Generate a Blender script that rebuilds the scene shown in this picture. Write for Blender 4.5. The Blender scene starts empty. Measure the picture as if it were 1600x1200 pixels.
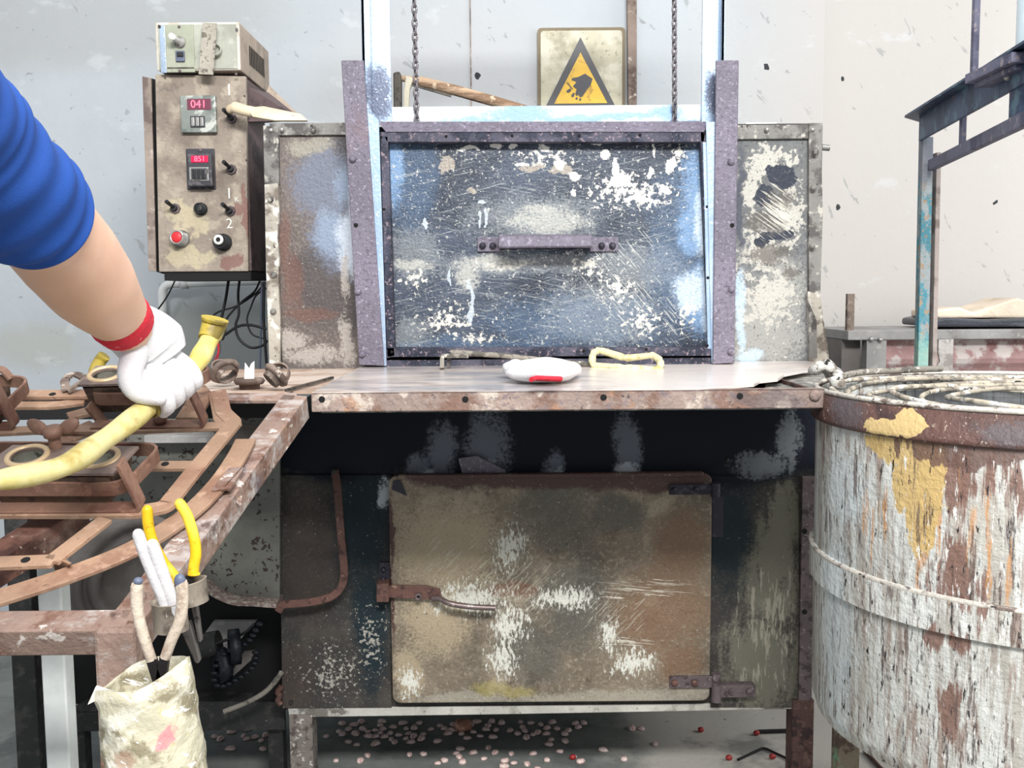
import bpy, bmesh, math, random
import numpy as np
from mathutils import Vector, Matrix
random.seed(7)
S = bpy.context.scene
COL = S.collection
V = Vector
# ------------------------------------------------------------------ camera, light, exposure
FPX, PITCH, ROLL, CAMZ = 1540.0, math.radians(5.2), math.radians(0.466), 1.0
cp, sp, cr, sr = math.cos(PITCH), math.sin(PITCH), math.cos(ROLL), math.sin(ROLL)
CAMP = V((0, 0, CAMZ))
cam = bpy.data.objects.new('camera', bpy.data.cameras.new('camera'))
COL.objects.link(cam); S.camera = cam
cam.data.lens = 36 * FPX / 1600; cam.data.sensor_width = 36; cam.data.clip_start = .02
cx_, cy_, cz_ = V((cr, -sp*sr, -cp*sr)), V((sr, sp*cr, cp*cr)), V((0, -cp, sp))
cam.matrix_world = Matrix(((cx_.x, cy_.x, cz_.x, 0), (cx_.y, cy_.y, cz_.y, 0), (cx_.z, cy_.z, cz_.z, CAMZ), (0, 0, 0, 1)))
W = bpy.data.worlds.new('daylight'); S.world = W; W.use_nodes = True
bg = W.node_tree.nodes['Background']; bg.inputs[0].default_value = (.90, .95, 1.0, 1); bg.inputs[1].default_value = .5
def area(name, loc, target, sx, sy, power, col):
    l = bpy.data.lights.new(name, 'AREA'); l.shape = 'RECTANGLE'; l.size = sx; l.size_y = sy; l.energy = power; l.color = col
    o = bpy.data.objects.new(name, l); COL.objects.link(o); o.location = loc
    o.rotation_euler = (V(target) - V(loc)).to_track_quat('-Z', 'Y').to_euler(); return o
area('ceiling_light', (.1, 1.0, 3.0), (.1, 1.7, .9), 2.2, 1.0, 14, (1, .985, .96))
area('shop_light', (.35, -1.0, 2.6), (.2, 1.85, .8), 1.5, .4, 118, (1, .985, .965))
area('window_light', (3.2, 1.3, 1.9), (.9, 2.4, 1.0), 1.8, 1.4, 34, (1, .98, .95))
S.view_settings.view_transform = 'Standard'; S.view_settings.look = 'None'
S.view_settings.exposure = 0.32; S.view_settings.gamma = 1; S.view_settings.use_curve_mapping = False
# ------------------------------------------------------------------ pixel helpers (frame of 1600 x 1200)
def ray(px, py):
    x, y = (px-800)/FPX, -(py-600)/FPX
    x, y = cr*x+sr*y, -sr*x+cr*y
    return V((x, cp+sp*y, -sp+cp*y))
def at(px, py, Y): d = ray(px, py); return CAMP + d*(Y/d.y)
def onZ(px, py, z): d = ray(px, py); return CAMP + d*((z-CAMZ)/d.z)
def rect(x0, y0, x1, y1, Y):
    xm, ym = (x0+x1)/2, (y0+y1)/2
    return at(x0, ym, Y).x, at(x1, ym, Y).x, at(xm, y1, Y).z, at(xm, y0, Y).z
TILT = math.radians(22)
TN = V((0, -math.sin(TILT), math.cos(TILT))); TO = V((0, 1.33, .87)); TV = V((0, -math.cos(TILT), -math.sin(TILT)))
def onP(px, py, h=0.0):
    d = ray(px, py); o = TO + TN*h
    return CAMP + d*((o-CAMP).dot(TN)/d.dot(TN))
def lin(c):
    return tuple((v/255/12.92 if v/255 <= .04045 else ((v/255+.055)/1.055)**2.4) for v in c) + (1,)
# ------------------------------------------------------------------ mesh builder
def fillet(pts, r, seg=4, closed=False):
    pts = [V(p) for p in pts]; n = len(pts); out = []
    for i, p in enumerate(pts):
        if not closed and i in (0, n-1): out.append(p); continue
        a, b = pts[i-1]-p, pts[(i+1) % n]-p
        q = min(r, a.length*.45, b.length*.45); A, B = p+a.normalized()*q, p+b.normalized()*q
        for k in range(seg+1):
            t = k/seg; out.append(A*(1-t)**2+p*2*t*(1-t)+B*t*t)
    return out
def smooth_path(pts, n=8):
    pts = [V(p) for p in pts]; P = [pts[0]*2-pts[1]]+pts+[pts[-1]*2-pts[-2]]; out = []
    for i in range(1, len(P)-2):
        a, b, c, d = P[i-1:i+3]
        for k in range(n):
            t = k/n; out.append(.5*((2*b)+(c-a)*t+(2*a-5*b+4*c-d)*t*t+(3*b-a-3*c+d)*t**3))
    return out+[pts[-1]]
class MB:
    def __init__(s): s.v = []; s.f = []; s.sm = []
    def add(s, vs, fs, smooth=False):
        k = len(s.v); s.v += [V(v) for v in vs]; s.f += [[i+k for i in f] for f in fs]; s.sm += [smooth]*len(fs); return s
    def box(s, a, b):
        x0, x1 = sorted((a[0], b[0])); y0, y1 = sorted((a[1], b[1])); z0, z1 = sorted((a[2], b[2]))
        return s.add([(x0,y0,z0),(x1,y0,z0),(x1,y1,z0),(x0,y1,z0),(x0,y0,z1),(x1,y0,z1),(x1,y1,z1),(x0,y1,z1)],
                     [(0,3,2,1),(4,5,6,7),(0,1,5,4),(1,2,6,5),(2,3,7,6),(3,0,4,7)])
    def prism(s, poly, ext):
        n = len(poly); e = V(ext); P = [V(p) for p in poly]
        c = sum(P, V())/n; nr = V()
        for i in range(n): nr += (P[i]-c).cross(P[(i+1) % n]-c)
        if nr.dot(e) > 0: P.reverse()
        return s.add(P+[p+e for p in P], [list(range(n)), list(range(2*n-1, n-1, -1))]+[(i, i+n, (i+1) % n+n, (i+1) % n) for i in range(n)])
    def bar(s, a, b, w, h, up=(0, 0, 1)):
        a, b = V(a), V(b); t = (b-a).normalized(); sd = t.cross(V(up)).normalized(); u = sd.cross(t)
        q = [sd*w/2+u*h/2, -sd*w/2+u*h/2, -sd*w/2-u*h/2, sd*w/2-u*h/2]
        return s.prism([a+k for k in q], b-a)
    def ribbon(s, path, n, w, t, closed=False):
        P = [V(p) for p in path]; N = len(P); n = V(n).normalized(); vs = []
        for i, p in enumerate(P):
            if closed: d0, d1 = p-P[i-1], P[(i+1) % N]-p
            else: d0 = p-P[max(i-1, 0)]; d1 = P[min(i+1, N-1)]-p
            if d0.length < 1e-9: d0 = d1
            if d1.length < 1e-9: d1 = d0
            d0 = d0.normalized(); d1 = d1.normalized(); d = (d0+d1)
            d = d.normalized() if d.length > 1e-6 else d0
            a = d.cross(n); a = a.normalized() if a.length > 1e-6 else V((1, 0, 0))
            m = 1/max(.6, d.dot(d0)); b = a.cross(d).normalized()
            if b.dot(n) < 0: b = -b
            for q, r in ((1, 1), (-1, 1), (-1, -1), (1, -1)): vs.append(p+a*q*w/2*m+b*r*t/2)
        fs = []
        for i in range(N if closed else N-1):
            j = (i+1) % N
            for k in range(4): fs.append((i*4+k, i*4+(k+1) % 4, j*4+(k+1) % 4, j*4+k))
        if not closed: fs += [(3, 2, 1, 0), (N*4-4, N*4-3, N*4-2, N*4-1)]
        return s.add(vs, fs)
    def tube(s, path, r, seg=10, closed=False, cap=True, flat=1.0):
        P = [V(p) for p in path]; N = len(P); R = r if hasattr(r, '__len__') else [r]*N
        T = []
        for i in range(N):
            d = (P[(i+1) % N]-P[i-1]) if closed else (P[min(i+1, N-1)]-P[max(i-1, 0)])
            T.append(d.normalized())
        u = T[0].orthogonal().normalized(); vs = []
        for i in range(N):
            u = (u-T[i]*u.dot(T[i])).normalized(); w = T[i].cross(u)
            for k in range(seg):
                a = 2*math.pi*k/seg; vs.append(P[i]+(u*math.cos(a)+w*math.sin(a)*flat)*R[i])
        fs = []
        for i in range(N if closed else N-1):
            j = (i+1) % N
            for k in range(seg): fs.append((i*seg+k, i*seg+(k+1) % seg, j*seg+(k+1) % seg, j*seg+k))
        s.add(vs, fs, True)
        if cap and not closed: s.add(vs[:seg][::-1], [list(range(seg))]); s.add(vs[-seg:], [list(range(seg))])
        return s
    def lathe(s, prof, o, axis=(0, 0, 1), seg=32, smooth=True, a0=0, a1=2*math.pi):
        ax = V(axis).normalized(); u = ax.orthogonal().normalized() if abs(ax.z) < .99 else V((1, 0, 0)); w = ax.cross(u); o = V(o); full = a1-a0 > 6.28
        vs = []; n = len(prof); m = seg if full else seg+1
        for k in range(m):
            a = a0+(a1-a0)*k/seg
            for r, z in prof: vs.append(o+(u*math.cos(a)+w*math.sin(a))*r+ax*z)
        fs = []
        for k in range(seg):
            j = (k+1) % m
            for i in range(n-1): fs.append((k*n+i, j*n+i, j*n+i+1, k*n+i+1))
        return s.add(vs, fs, smooth)
    def disc(s, o, r, axis, t, seg=14):      # short cylinder
        return s.lathe([(0, 0), (r, 0), (r, t), (0, t)], o, axis, seg, False)
    def dome(s, o, r, axis, h, seg=12):
        return s.lathe([(0, 0), (r, 0), (r*.98, h*.35), (r*.75, h*.8), (r*.35, h), (0, h)], o, axis, seg)
    def ball(s, c, r, seg=12, n=8):
        c = V(c); r = V(r) if hasattr(r, '__len__') else V((r, r, r)); vs = [c+V((0, 0, -r.z))]
        for i in range(1, n):
            a = -math.pi/2+math.pi*i/n
            for k in range(seg):
                b = 2*math.pi*k/seg; vs.append(c+V((r.x*math.cos(a)*math.cos(b), r.y*math.cos(a)*math.sin(b), r.z*math.sin(a))))
        vs.append(c+V((0, 0, r.z))); fs = [(0, 1+(k+1) % seg, 1+k) for k in range(seg)]
        for i in range(n-2):
            for k in range(seg): fs.append((1+i*seg+k, 1+i*seg+(k+1) % seg, 1+(i+1)*seg+(k+1) % seg, 1+(i+1)*seg+k))
        L = len(vs)-1; fs += [(L, 1+(n-2)*seg+k, 1+(n-2)*seg+(k+1) % seg) for k in range(seg)]
        return s.add(vs, fs, True)
    def build(s, name, mat, parent=None, label=None, cat=None, group=None, kind=None, bevel=0, keep=False, origin=None):
        me = bpy.data.meshes.new(name)
        off = V((0, 0, 0))
        if parent is None and not keep:
            if origin is None:
                xs = [v.x for v in s.v]; ys = [v.y for v in s.v]; off = V(((min(xs)+max(xs))/2, (min(ys)+max(ys))/2, min(v.z for v in s.v)))
            else: off = V(origin)
        me.from_pydata([tuple(v-off) for v in s.v], [], s.f)
        bm = bmesh.new(); bm.from_mesh(me); bmesh.ops.recalc_face_normals(bm, faces=bm.faces)
        bm.to_mesh(me); bm.free()
        me.polygons.foreach_set('use_smooth', s.sm)
        o = bpy.data.objects.new(name, me); COL.objects.link(o); me.materials.append(mat)
        if parent is not None:
            o.parent = parent
            q = parent; L = V((0, 0, 0))
            while q is not None: L += q.location; q = q.parent
            o.location = -L
        else: o.location = off
        tag(o, label, cat, group, kind)
        if bevel:
            b = o.modifiers.new('bevel', 'BEVEL'); b.width = bevel; b.segments = 2; b.limit_method = 'ANGLE'
        return o
def tag(o, label=None, cat=None, group=None, kind=None):
    if label: o['label'] = label
    if cat: o['category'] = cat
    if group: o['group'] = group
    if kind: o['kind'] = kind
    return o
def thing(name, loc, label, cat, group=None):
    o = bpy.data.objects.new(name, None); COL.objects.link(o); o.location = loc; o.empty_display_size = .05
    return tag(o, label, cat, group)
# ------------------------------------------------------------------ material builder
def blob(px, py, rx, ry, Y=1.85, k=1.0):
    p = at(px, py, Y); m = Y/FPX; return (p.x, p.z, rx*m, ry*m, k)
def paint(name, base, layers=(), rough=.6, metal=0.0, bump=.25, bscale=120, var=.12, vscale=9, spec=.5, emis=None, cyl=None, grain=0):
    """base + layers; a layer is dict(c, s, lo, hi, st=(x,y,z) stretch, rot, blobs, kb, bias, op, det)"""
    m = bpy.data.materials.new(name); m.use_nodes = True; nt = m.node_tree; N = nt.nodes; L = nt.links
    bs = N['Principled BSDF']; tc = N.new('ShaderNodeTexCoord').outputs['Object']
    def math_(op, a, b=None, c=None, clamp=False):
        n = N.new('ShaderNodeMath'); n.operation = op; n.use_clamp = clamp
        for i, q in enumerate((a, b, c)):
            if q is None: continue
            if isinstance(q, (int, float)): n.inputs[i].default_value = q
            else: L.new(q, n.inputs[i])
        return n.outputs[0]
    def noise(scale, det=6, st=(1, 1, 1), rot=0, w=0, dist=0, rough_=.6):
        mp = N.new('ShaderNodeMapping'); L.new(tc, mp.inputs[0])
        mp.inputs['Rotation'].default_value = (0, rot, 0)
        mp.inputs['Location'].default_value = (w*3.1, w*1.7, w*2.3)
        mp.inputs['Scale'].default_value = st
        if rot:   # rotate first, then stretch
            mp.inputs['Scale'].default_value = (1, 1, 1)
            m2 = N.new('ShaderNodeMapping'); L.new(mp.outputs[0], m2.inputs[0]); m2.inputs['Scale'].default_value = st; mp = m2
        n = N.new('ShaderNodeTexNoise'); n.inputs['Scale'].default_value = scale; n.inputs['Detail'].default_value = det
        n.inputs['Roughness'].default_value = rough_; n.inputs['Distortion'].default_value = dist
        L.new(mp.outputs[0], n.inputs['Vector']); return n
    def mix(fac, a, b, mode='MIX'):
        n = N.new('ShaderNodeMix'); n.data_type = 'RGBA'; n.blend_type = mode
        for i, q in ((0, fac), (6, a), (7, b)):
            if isinstance(q, (int, float)): n.inputs[i].default_value = q
            elif isinstance(q, tuple): n.inputs[i].default_value = q
            else: L.new(q, n.inputs[i])
        return n.outputs[2]
    def smooth(v, lo, hi):
        n = N.new('ShaderNodeMapRange'); n.interpolation_type = 'SMOOTHSTEP'; L.new(v, n.inputs[0])
        n.inputs[1].default_value = lo; n.inputs[2].default_value = hi; return n.outputs[0]
    cur = lin(base)
    if grain: layers = list(layers)+[dict(c=tuple(int(v*.45) for v in base), s=230, lo=.54, hi=.66, r=.75, op=grain, w=20), dict(c=tuple(min(255, int(v*.6+105)) for v in base), s=170, lo=.60, hi=.68, r=.75, op=grain, w=21)]
    if var:
        n = noise(vscale, 8, w=.3); f = smooth(n.outputs[0], .25, .75)
        a = tuple(min(1, v*(1+var*2)) for v in lin(base)[:3])+(1,); b = tuple(v*(1-var*2) for v in lin(base)[:3])+(1,)
        cur = mix(f, b, a)
    sx = None; masks = []
    for i, ly in enumerate(layers):
        n = noise(ly.get('s', 20), ly.get('det', 8), ly.get('st', (1, 1, 1)), ly.get('rot', 0), w=i+1+ly.get('w', 0), dist=ly.get('dist', 0), rough_=ly.get('r', .6))
        val = n.outputs[0]
        if ly.get('blobs'):
            if sx is None:
                wn = noise(14, 5, w=9); sub = N.new('ShaderNodeVectorMath'); sub.operation = 'SUBTRACT'; L.new(wn.outputs[1], sub.inputs[0]); sub.inputs[1].default_value = (.5, .5, .5)
                scl = N.new('ShaderNodeVectorMath'); scl.operation = 'SCALE'; L.new(sub.outputs[0], scl.inputs[0]); scl.inputs['Scale'].default_value = .05
                ad = N.new('ShaderNodeVectorMath'); L.new(tc, ad.inputs[0]); L.new(scl.outputs[0], ad.inputs[1])
                sp_ = N.new('ShaderNodeSeparateXYZ'); L.new(ad.outputs[0], sp_.inputs[0]); sx, sz = sp_.outputs[0], sp_.outputs[2]
                if cyl: sx = math_('MULTIPLY', math_('ARCTAN2', math_('SUBTRACT', cyl[1], sp_.outputs[1]), math_('SUBTRACT', sp_.outputs[0], cyl[0])), cyl[2])
            tot = None
            for (bx, bz, rx, rz, k) in ly['blobs']:
                dx = math_('MULTIPLY_ADD', sx, 1/rx, -bx/rx); dz = math_('MULTIPLY_ADD', sz, 1/rz, -bz/rz)
                d2 = math_('ADD', math_('MULTIPLY', dx, dx), math_('MULTIPLY', dz, dz))
                g = math_('MULTIPLY', math_('SUBTRACT', 1.0, math_('SQRT', d2), clamp=True), k)
                tot = g if tot is None else math_('MAXIMUM', tot, g)
            if ly.get('soft'):      # broad gradient with a fine grain
                gr = noise(ly.get('gs', 190), 3, w=i+4, rough_=.7)
                nn = math_('ADD', math_('MULTIPLY_ADD', val, ly.get('nw', .9), -.5*ly.get('nw', .9)), math_('MULTIPLY_ADD', gr.outputs[0], ly.get('gw', .5), -.5*ly.get('gw', .5)))
                val = math_('MULTIPLY_ADD', nn, math_('MULTIPLY', tot, 3.5, clamp=True), tot)
            else: val = math_('ADD', math_('MULTIPLY_ADD', tot, ly.get('kb', .6), ly.get('bias', -.3)), val)
        f = smooth(val, .05, .6) if ly.get('soft') else smooth(val, ly.get('lo', .5), ly.get('hi', .6))
        if ly.get('op', 1) != 1: f = math_('MULTIPLY', f, ly['op'])
        cur = mix(f, cur, lin(ly['c'])); masks.append((f, ly.get('h', 0)))
    if isinstance(cur, tuple): bs.inputs['Base Color'].default_value = cur
    else: L.new(cur, bs.inputs['Base Color'])
    bs.inputs['Roughness'].default_value = rough; bs.inputs['Metallic'].default_value = metal; bs.inputs['Specular IOR Level'].default_value = spec
    if emis:
        bs.inputs['Emission Color'].default_value = lin(emis[0]); bs.inputs['Emission Strength'].default_value = emis[1]
    if bump:
        n = noise(bscale, 6, w=5); h = n.outputs[0]
        for f, hh in masks:
            if hh: h = math_('MULTIPLY_ADD', f, hh, h)
        b = N.new('ShaderNodeBump'); b.inputs['Strength'].default_value = bump; b.inputs['Distance'].default_value = .004
        L.new(h, b.inputs['Height']); L.new(b.outputs[0], bs.inputs['Normal'])
    return m
F = 1.85     # front plane of the furnace
def D(c, s=20, lo=.5, hi=.6, **k): k.update(c=c, s=s, lo=lo, hi=hi); return k
def SF(c, blobs, op=.9, s=12, **k): k.update(c=c, s=s, blobs=blobs, op=op, soft=True); return k
DX, DYc, DR = .7100, 1.325, .29
def dblob(px, py, rx, ry, k=1.0):          # on the drum wall: arc length and height
    d = ray(px, py); a = d.x*d.x+d.y*d.y; b_ = d.x*DX+d.y*DYc; t = (b_-math.sqrt(max(0, b_*b_-a*(DX*DX+DYc*DYc-DR*DR))))/a
    p = CAMP+d*t; return (math.atan2(DYc-p.y, p.x-DX)*DR, p.z, rx*.0009, ry*.0007, k)
WHITE, SOOT, RUST = (236, 236, 232), (22, 26, 36), (120, 80, 64)
M = {}
M['wall'] = paint('wall_plaster', (180, 186, 191), [
    SF((192, 188, 184), [blob(1560, 300, 620, 900, 2.7)], 1, s=2, gw=.0, nw=.3), SF((188, 189, 190), [blob(700, 200, 300, 300, 2.7)], .8, s=2, gw=0, nw=.3),  # first layer: warmer, lighter tone on the right stands in for window light
    SF((168, 170, 170), [blob(60, 20, 500, 110, 2.7)], .7, s=2, gw=0), SF((172, 174, 166), [blob(340, 520, 170, 90, 2.7), blob(60, 540, 120, 50, 2.7)], .6, s=8, gw=.3),  # first layer greys the top left, imitating light falloff
    D((206, 210, 213), 6, .6, .68, op=.4, st=(1, 1, 2)), D((130, 132, 134), 46, .69, .72, op=.6, det=4, st=(.6, 1, 1)), D((146, 148, 150), 13, .655, .675, st=(1, 1, 2.4), rot=-.9, det=5, op=.6, dist=.6),
    D((50, 52, 56), 60, .5, .56, blobs=[blob(1202, 103, 9, 9, 2.7), blob(1342, 103, 8, 8, 2.7), blob(1333, 320, 8, 13, 2.7), blob(1588, 313, 7, 8, 2.7), blob(748, 115, 8, 9, 2.7)], kb=.9, bias=-.5)],
    rough=.85, bump=.25, bscale=40, var=.03, vscale=3)
M['floor'] = paint('floor_concrete', (126, 130, 126), [
    D((188, 184, 176), 3, .4, .6, blobs=[(.5, 0, .5, 9, 1), (.7, 0, .35, 9, 1)], kb=.8, bias=-.35), D((80, 84, 82), 6, .55, .7, op=.6),  # first layer lightens the right side, imitating light falling there
    D((52, 54, 54), 60, .64, .7, op=.7), D((70, 74, 72), 9, .492, .5, op=.0)], rough=.75, bump=.4, bscale=60)
M['lilac'] = paint('lilac_steel', (112, 106, 120), [D((88, 78, 92), 130, .5, .62, op=.7), D((152, 146, 162), 140, .55, .66, op=.8), D((48, 46, 62), 200, .62, .68, op=.7),
    D((128, 98, 94), 5, .6, .75, op=.4)], rough=.55, metal=.15, bump=.5, bscale=260, spec=.6)
M['lilac_band'] = paint('sooty_frame_steel', (80, 78, 92), [D((34, 38, 54), 12, .45, .55), D((150, 132, 140), 150, .55, .65, op=.8), D((60, 66, 84), 60, .5, .6, op=.5)], rough=.6, metal=.25, bump=.5, bscale=260)
M['blue_galv'] = paint('heat_blued_galvanised_steel', (164, 182, 204), [
    D((150, 176, 204), 7, .42, .62, st=(1, 1, .4), op=.8), D((190, 206, 222), 16, .5, .64, st=(2, 1, .3), op=.6), SF((66, 70, 94), [blob(592, 150, 24, 56), blob(1116, 150, 20, 50)], .85, gw=1.2),
    D((235, 240, 245), 190, .6, .66, op=.6)], rough=.35, metal=.2, bump=.2, bscale=200)
M['beam_white'] = paint('pale_galvanised_beam', (206, 214, 220), [SF((128, 166, 206), [blob(815, 180, 76, 26), blob(1040, 180, 50, 22), blob(900, 186, 300, 8)], .9, gw=1), D((160, 170, 190), 60, .62, .68, op=.7)], rough=.45, bump=.2)
M['door'] = paint('sooty_enamel_door', (52, 62, 78), [
    D((98, 108, 120), 150, .53, .63, op=.65, r=.75), D((22, 32, 50), 7, .40, .58, op=.9),
    SF((134, 140, 144), [blob(830, 345, 140, 50), blob(650, 400, 60, 60), blob(820, 415, 230, 24), blob(1000, 420, 90, 50), blob(930, 490, 120, 70), blob(640, 520, 50, 40)], .55, s=24, gw=1.6),
    SF((172, 172, 166), [blob(855, 350, 84, 22), blob(850, 335, 50, 16), blob(640, 416, 50, 12), blob(770, 414, 80, 14), blob(735, 430, 26, 30)], .85, s=30, gw=2.2),
    SF((96, 128, 164), [blob(640, 280, 60, 110), blob(1050, 400, 60, 160), blob(900, 500, 200, 60), blob(740, 540, 160, 20)], .28, gw=1.2),
    SF((116, 150, 188), [blob(1088, 300, 50, 100), blob(1080, 350, 38, 60), blob(1092, 470, 38, 70), blob(614, 260, 22, 90)], .85, gw=.9),
    SF((184, 202, 220), [blob(1098, 345, 26, 80), blob(1082, 455, 50, 46), blob(1104, 505, 18, 60)], .95, gw=.9),
    D((150, 156, 158), 18, .61, .66, st=(1, 1, 26), rot=-.18, blobs=[blob(880, 330, 260, 120), blob(820, 430, 320, 200)], kb=.1, bias=-.06, op=.6, det=3, dist=.35),
    D((186, 188, 184), 18, .61, .65, st=(24, 1, 1), rot=.7, blobs=[blob(960, 400, 90, 60), blob(1050, 500, 50, 60), blob(960, 470, 110, 90)], kb=.16, bias=-.08, op=.7, det=3, dist=.2),
    D((160, 164, 164), 14, .63, .67, st=(1, 1, 30), rot=.25, op=.6, det=3, dist=.5),
    D((150, 142, 132), 40, .5, .52, blobs=[blob(697, 258, 30, 22), blob(828, 265, 40, 12), blob(740, 300, 10, 10), blob(875, 268, 30, 16)], kb=.6, bias=-.30, r=.65),
    D((206, 203, 194), 100, .55, .575, blobs=[blob(970, 300, 120, 60), blob(850, 250, 110, 24), blob(1010, 310, 80, 50), blob(960, 450, 60, 70), blob(920, 420, 50, 40), blob(650, 440, 50, 30), blob(700, 500, 100, 50), blob(740, 525, 110, 18), blob(1070, 490, 34, 44), blob(1055, 250, 24, 50), blob(1000, 500, 60, 50), blob(800, 418, 130, 12)], kb=.26, bias=-.155, r=.66, det=5),
    D((226, 224, 218), 46, .5, .512, blobs=[blob(968, 288, 44, 22), blob(962, 268, 12, 30), blob(945, 240, 16, 16), blob(738, 240, 32, 7), blob(812, 260, 24, 6), blob(775, 227, 18, 8), blob(800, 233, 12, 7), blob(850, 234, 14, 12), blob(872, 262, 16, 16), blob(895, 280, 16, 14), blob(1015, 270, 10, 20), blob(1045, 262, 10, 18), blob(895, 303, 9, 12), blob(925, 222, 24, 7), blob(1000, 315, 30, 10), blob(1022, 236, 5, 22), blob(1036, 300, 14, 14)], kb=.62, bias=-.30, r=.65, h=.8),
    D((186, 196, 204), 40, .5, .53, blobs=[blob(738, 470, 6, 56), blob(757, 345, 5, 30), blob(745, 350, 4, 22), blob(665, 348, 5, 14), blob(708, 430, 4, 30), blob(752, 321, 12, 4)], kb=.6, bias=-.22, op=.85),
    D((200, 200, 194), 120, .60, .63, op=.85, r=.75),
    D((214, 214, 206), 190, .645, .67, op=.9)], rough=.42, metal=.1, bump=.4, bscale=200, var=.2, grain=.55)
M['panel_l'] = paint('sooty_left_panel', (106, 96, 92), [
    D((156, 146, 134), 170, .5, .64, op=.6, r=.7), SF((64, 60, 62), [blob(500, 440, 70, 90), blob(545, 480, 30, 80), blob(540, 230, 30, 40)], .7),
    SF((112, 120, 138), [blob(505, 290, 70, 90), blob(520, 370, 60, 70)], .85, gw=1.2), SF((140, 156, 178), [blob(520, 360, 40, 50), blob(530, 290, 20, 40)], .8, gw=1.2),
    SF((198, 208, 220), [blob(542, 385, 28, 70), blob(548, 310, 14, 50)], .95, gw=1), SF((156, 152, 138), [blob(480, 225, 46, 20)], .8, gw=1.4),
    SF((182, 174, 166), [blob(450, 530, 40, 22), blob(480, 555, 70, 18), blob(540, 530, 16, 60), blob(535, 430, 8, 50)], .8, gw=1.8, s=30),
    SF((116, 76, 62), [blob(480, 490, 60, 14), blob(455, 440, 24, 60), blob(440, 400, 14, 100)], .5, gw=1), D((206, 202, 192), 170, .65, .68, op=.8)], rough=.5, metal=.1, bump=.4, bscale=160, var=.12, grain=.5)
M['panel_r'] = paint('flaked_right_panel', (112, 114, 114), [
    D((84, 86, 92), 120, .48, .62, op=.7, r=.7), SF((160, 160, 155), [blob(1200, 520, 90, 100), blob(1230, 450, 50, 60)], .85, s=24, gw=1.4),
    D((190, 187, 178), 75, .49, .52, blobs=[blob(1205, 245, 55, 30), blob(1178, 290, 26, 60), blob(1240, 330, 30, 60), blob(1190, 390, 60, 60), blob(1200, 470, 70, 60)], kb=.3, bias=-.13, op=.95, r=.68),
    D((34, 42, 58), 30, .5, .53, blobs=[blob(1222, 272, 42, 30), blob(1196, 300, 22, 26), blob(1218, 366, 34, 14), blob(1194, 378, 20, 14)], kb=.8, bias=-.3, r=.65),
    SF((70, 74, 86), [blob(1158, 320, 10, 130)], .9), SF((92, 86, 80), [blob(1225, 310, 34, 24), blob(1200, 345, 40, 26), blob(1205, 400, 50, 26), blob(1240, 430, 22, 14)], .8, s=40, gw=2),
    D((204, 200, 188), 18, .58, .62, st=(22, 1, 1), rot=.95, blobs=[blob(1220, 330, 60, 90)], kb=.3, bias=-.16, det=4),
    SF((190, 214, 232), [blob(1160, 490, 12, 90), blob(1175, 562, 26, 16)], .8, gw=1), D((54, 52, 52), 190, .63, .66, op=.8)], rough=.6, bump=.45, bscale=160, grain=.5)
M['strip_pale'] = paint('peeled_pale_strip', (178, 172, 160), [D((120, 110, 100), 30, .5, .6), D((222, 218, 208), 26, .55, .62), D((66, 58, 54), 60, .63, .68), D((60, 50, 48), 120, .66, .69)], rough=.7, bump=.5, bscale=90)
M['strip_grey'] = paint('grey_grimy_strip', (128, 126, 122), [D((84, 80, 78), 30, .48, .6), D((182, 178, 168), 50, .56, .63), D((54, 48, 48), 80, .64, .68)], rough=.65, bump=.45, bscale=110)
M['table'] = paint('worn_steel_table_top', (210, 198, 190), [
    D((142, 146, 156), 5, .42, .66, st=(1, 2.2, 1), op=.8), D((84, 88, 102), 8, .56, .72, st=(1, 2.4, 1), op=.75), D((156, 130, 116), 8, .55, .7, st=(1, 2.4, 1), op=.6),
    SF((232, 222, 214), [(.30, .87, .26, 3, 1)], .85, gw=.3)], rough=.24, metal=.08, bump=.12, bscale=80)
M['table_rust'] = paint('rusted_table_lip', (146, 128, 120), [D((118, 88, 74), 20, .48, .6, op=.8, r=.7), D((196, 184, 172), 24, .54, .62, op=.9), D((116, 104, 110), 60, .55, .64, op=.7), D((170, 124, 90), 20, .61, .67, op=.6),
    D((56, 48, 48), 90, .63, .68, op=.8), D((90, 80, 82), 16, .5, .6, blobs=[blob(1200, 622, 110, 22, 1.33)], kb=.5, bias=-.25, op=.6)], rough=.7, bump=.9, bscale=110)
M['plank'] = paint('brown_platform', (176, 150, 132), [D((210, 196, 184), 8, .45, .6, op=.8), D((112, 82, 66), 16, .55, .66, op=.7)], rough=.6, bump=.3)
NV = (14, 20, 32)
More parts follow.
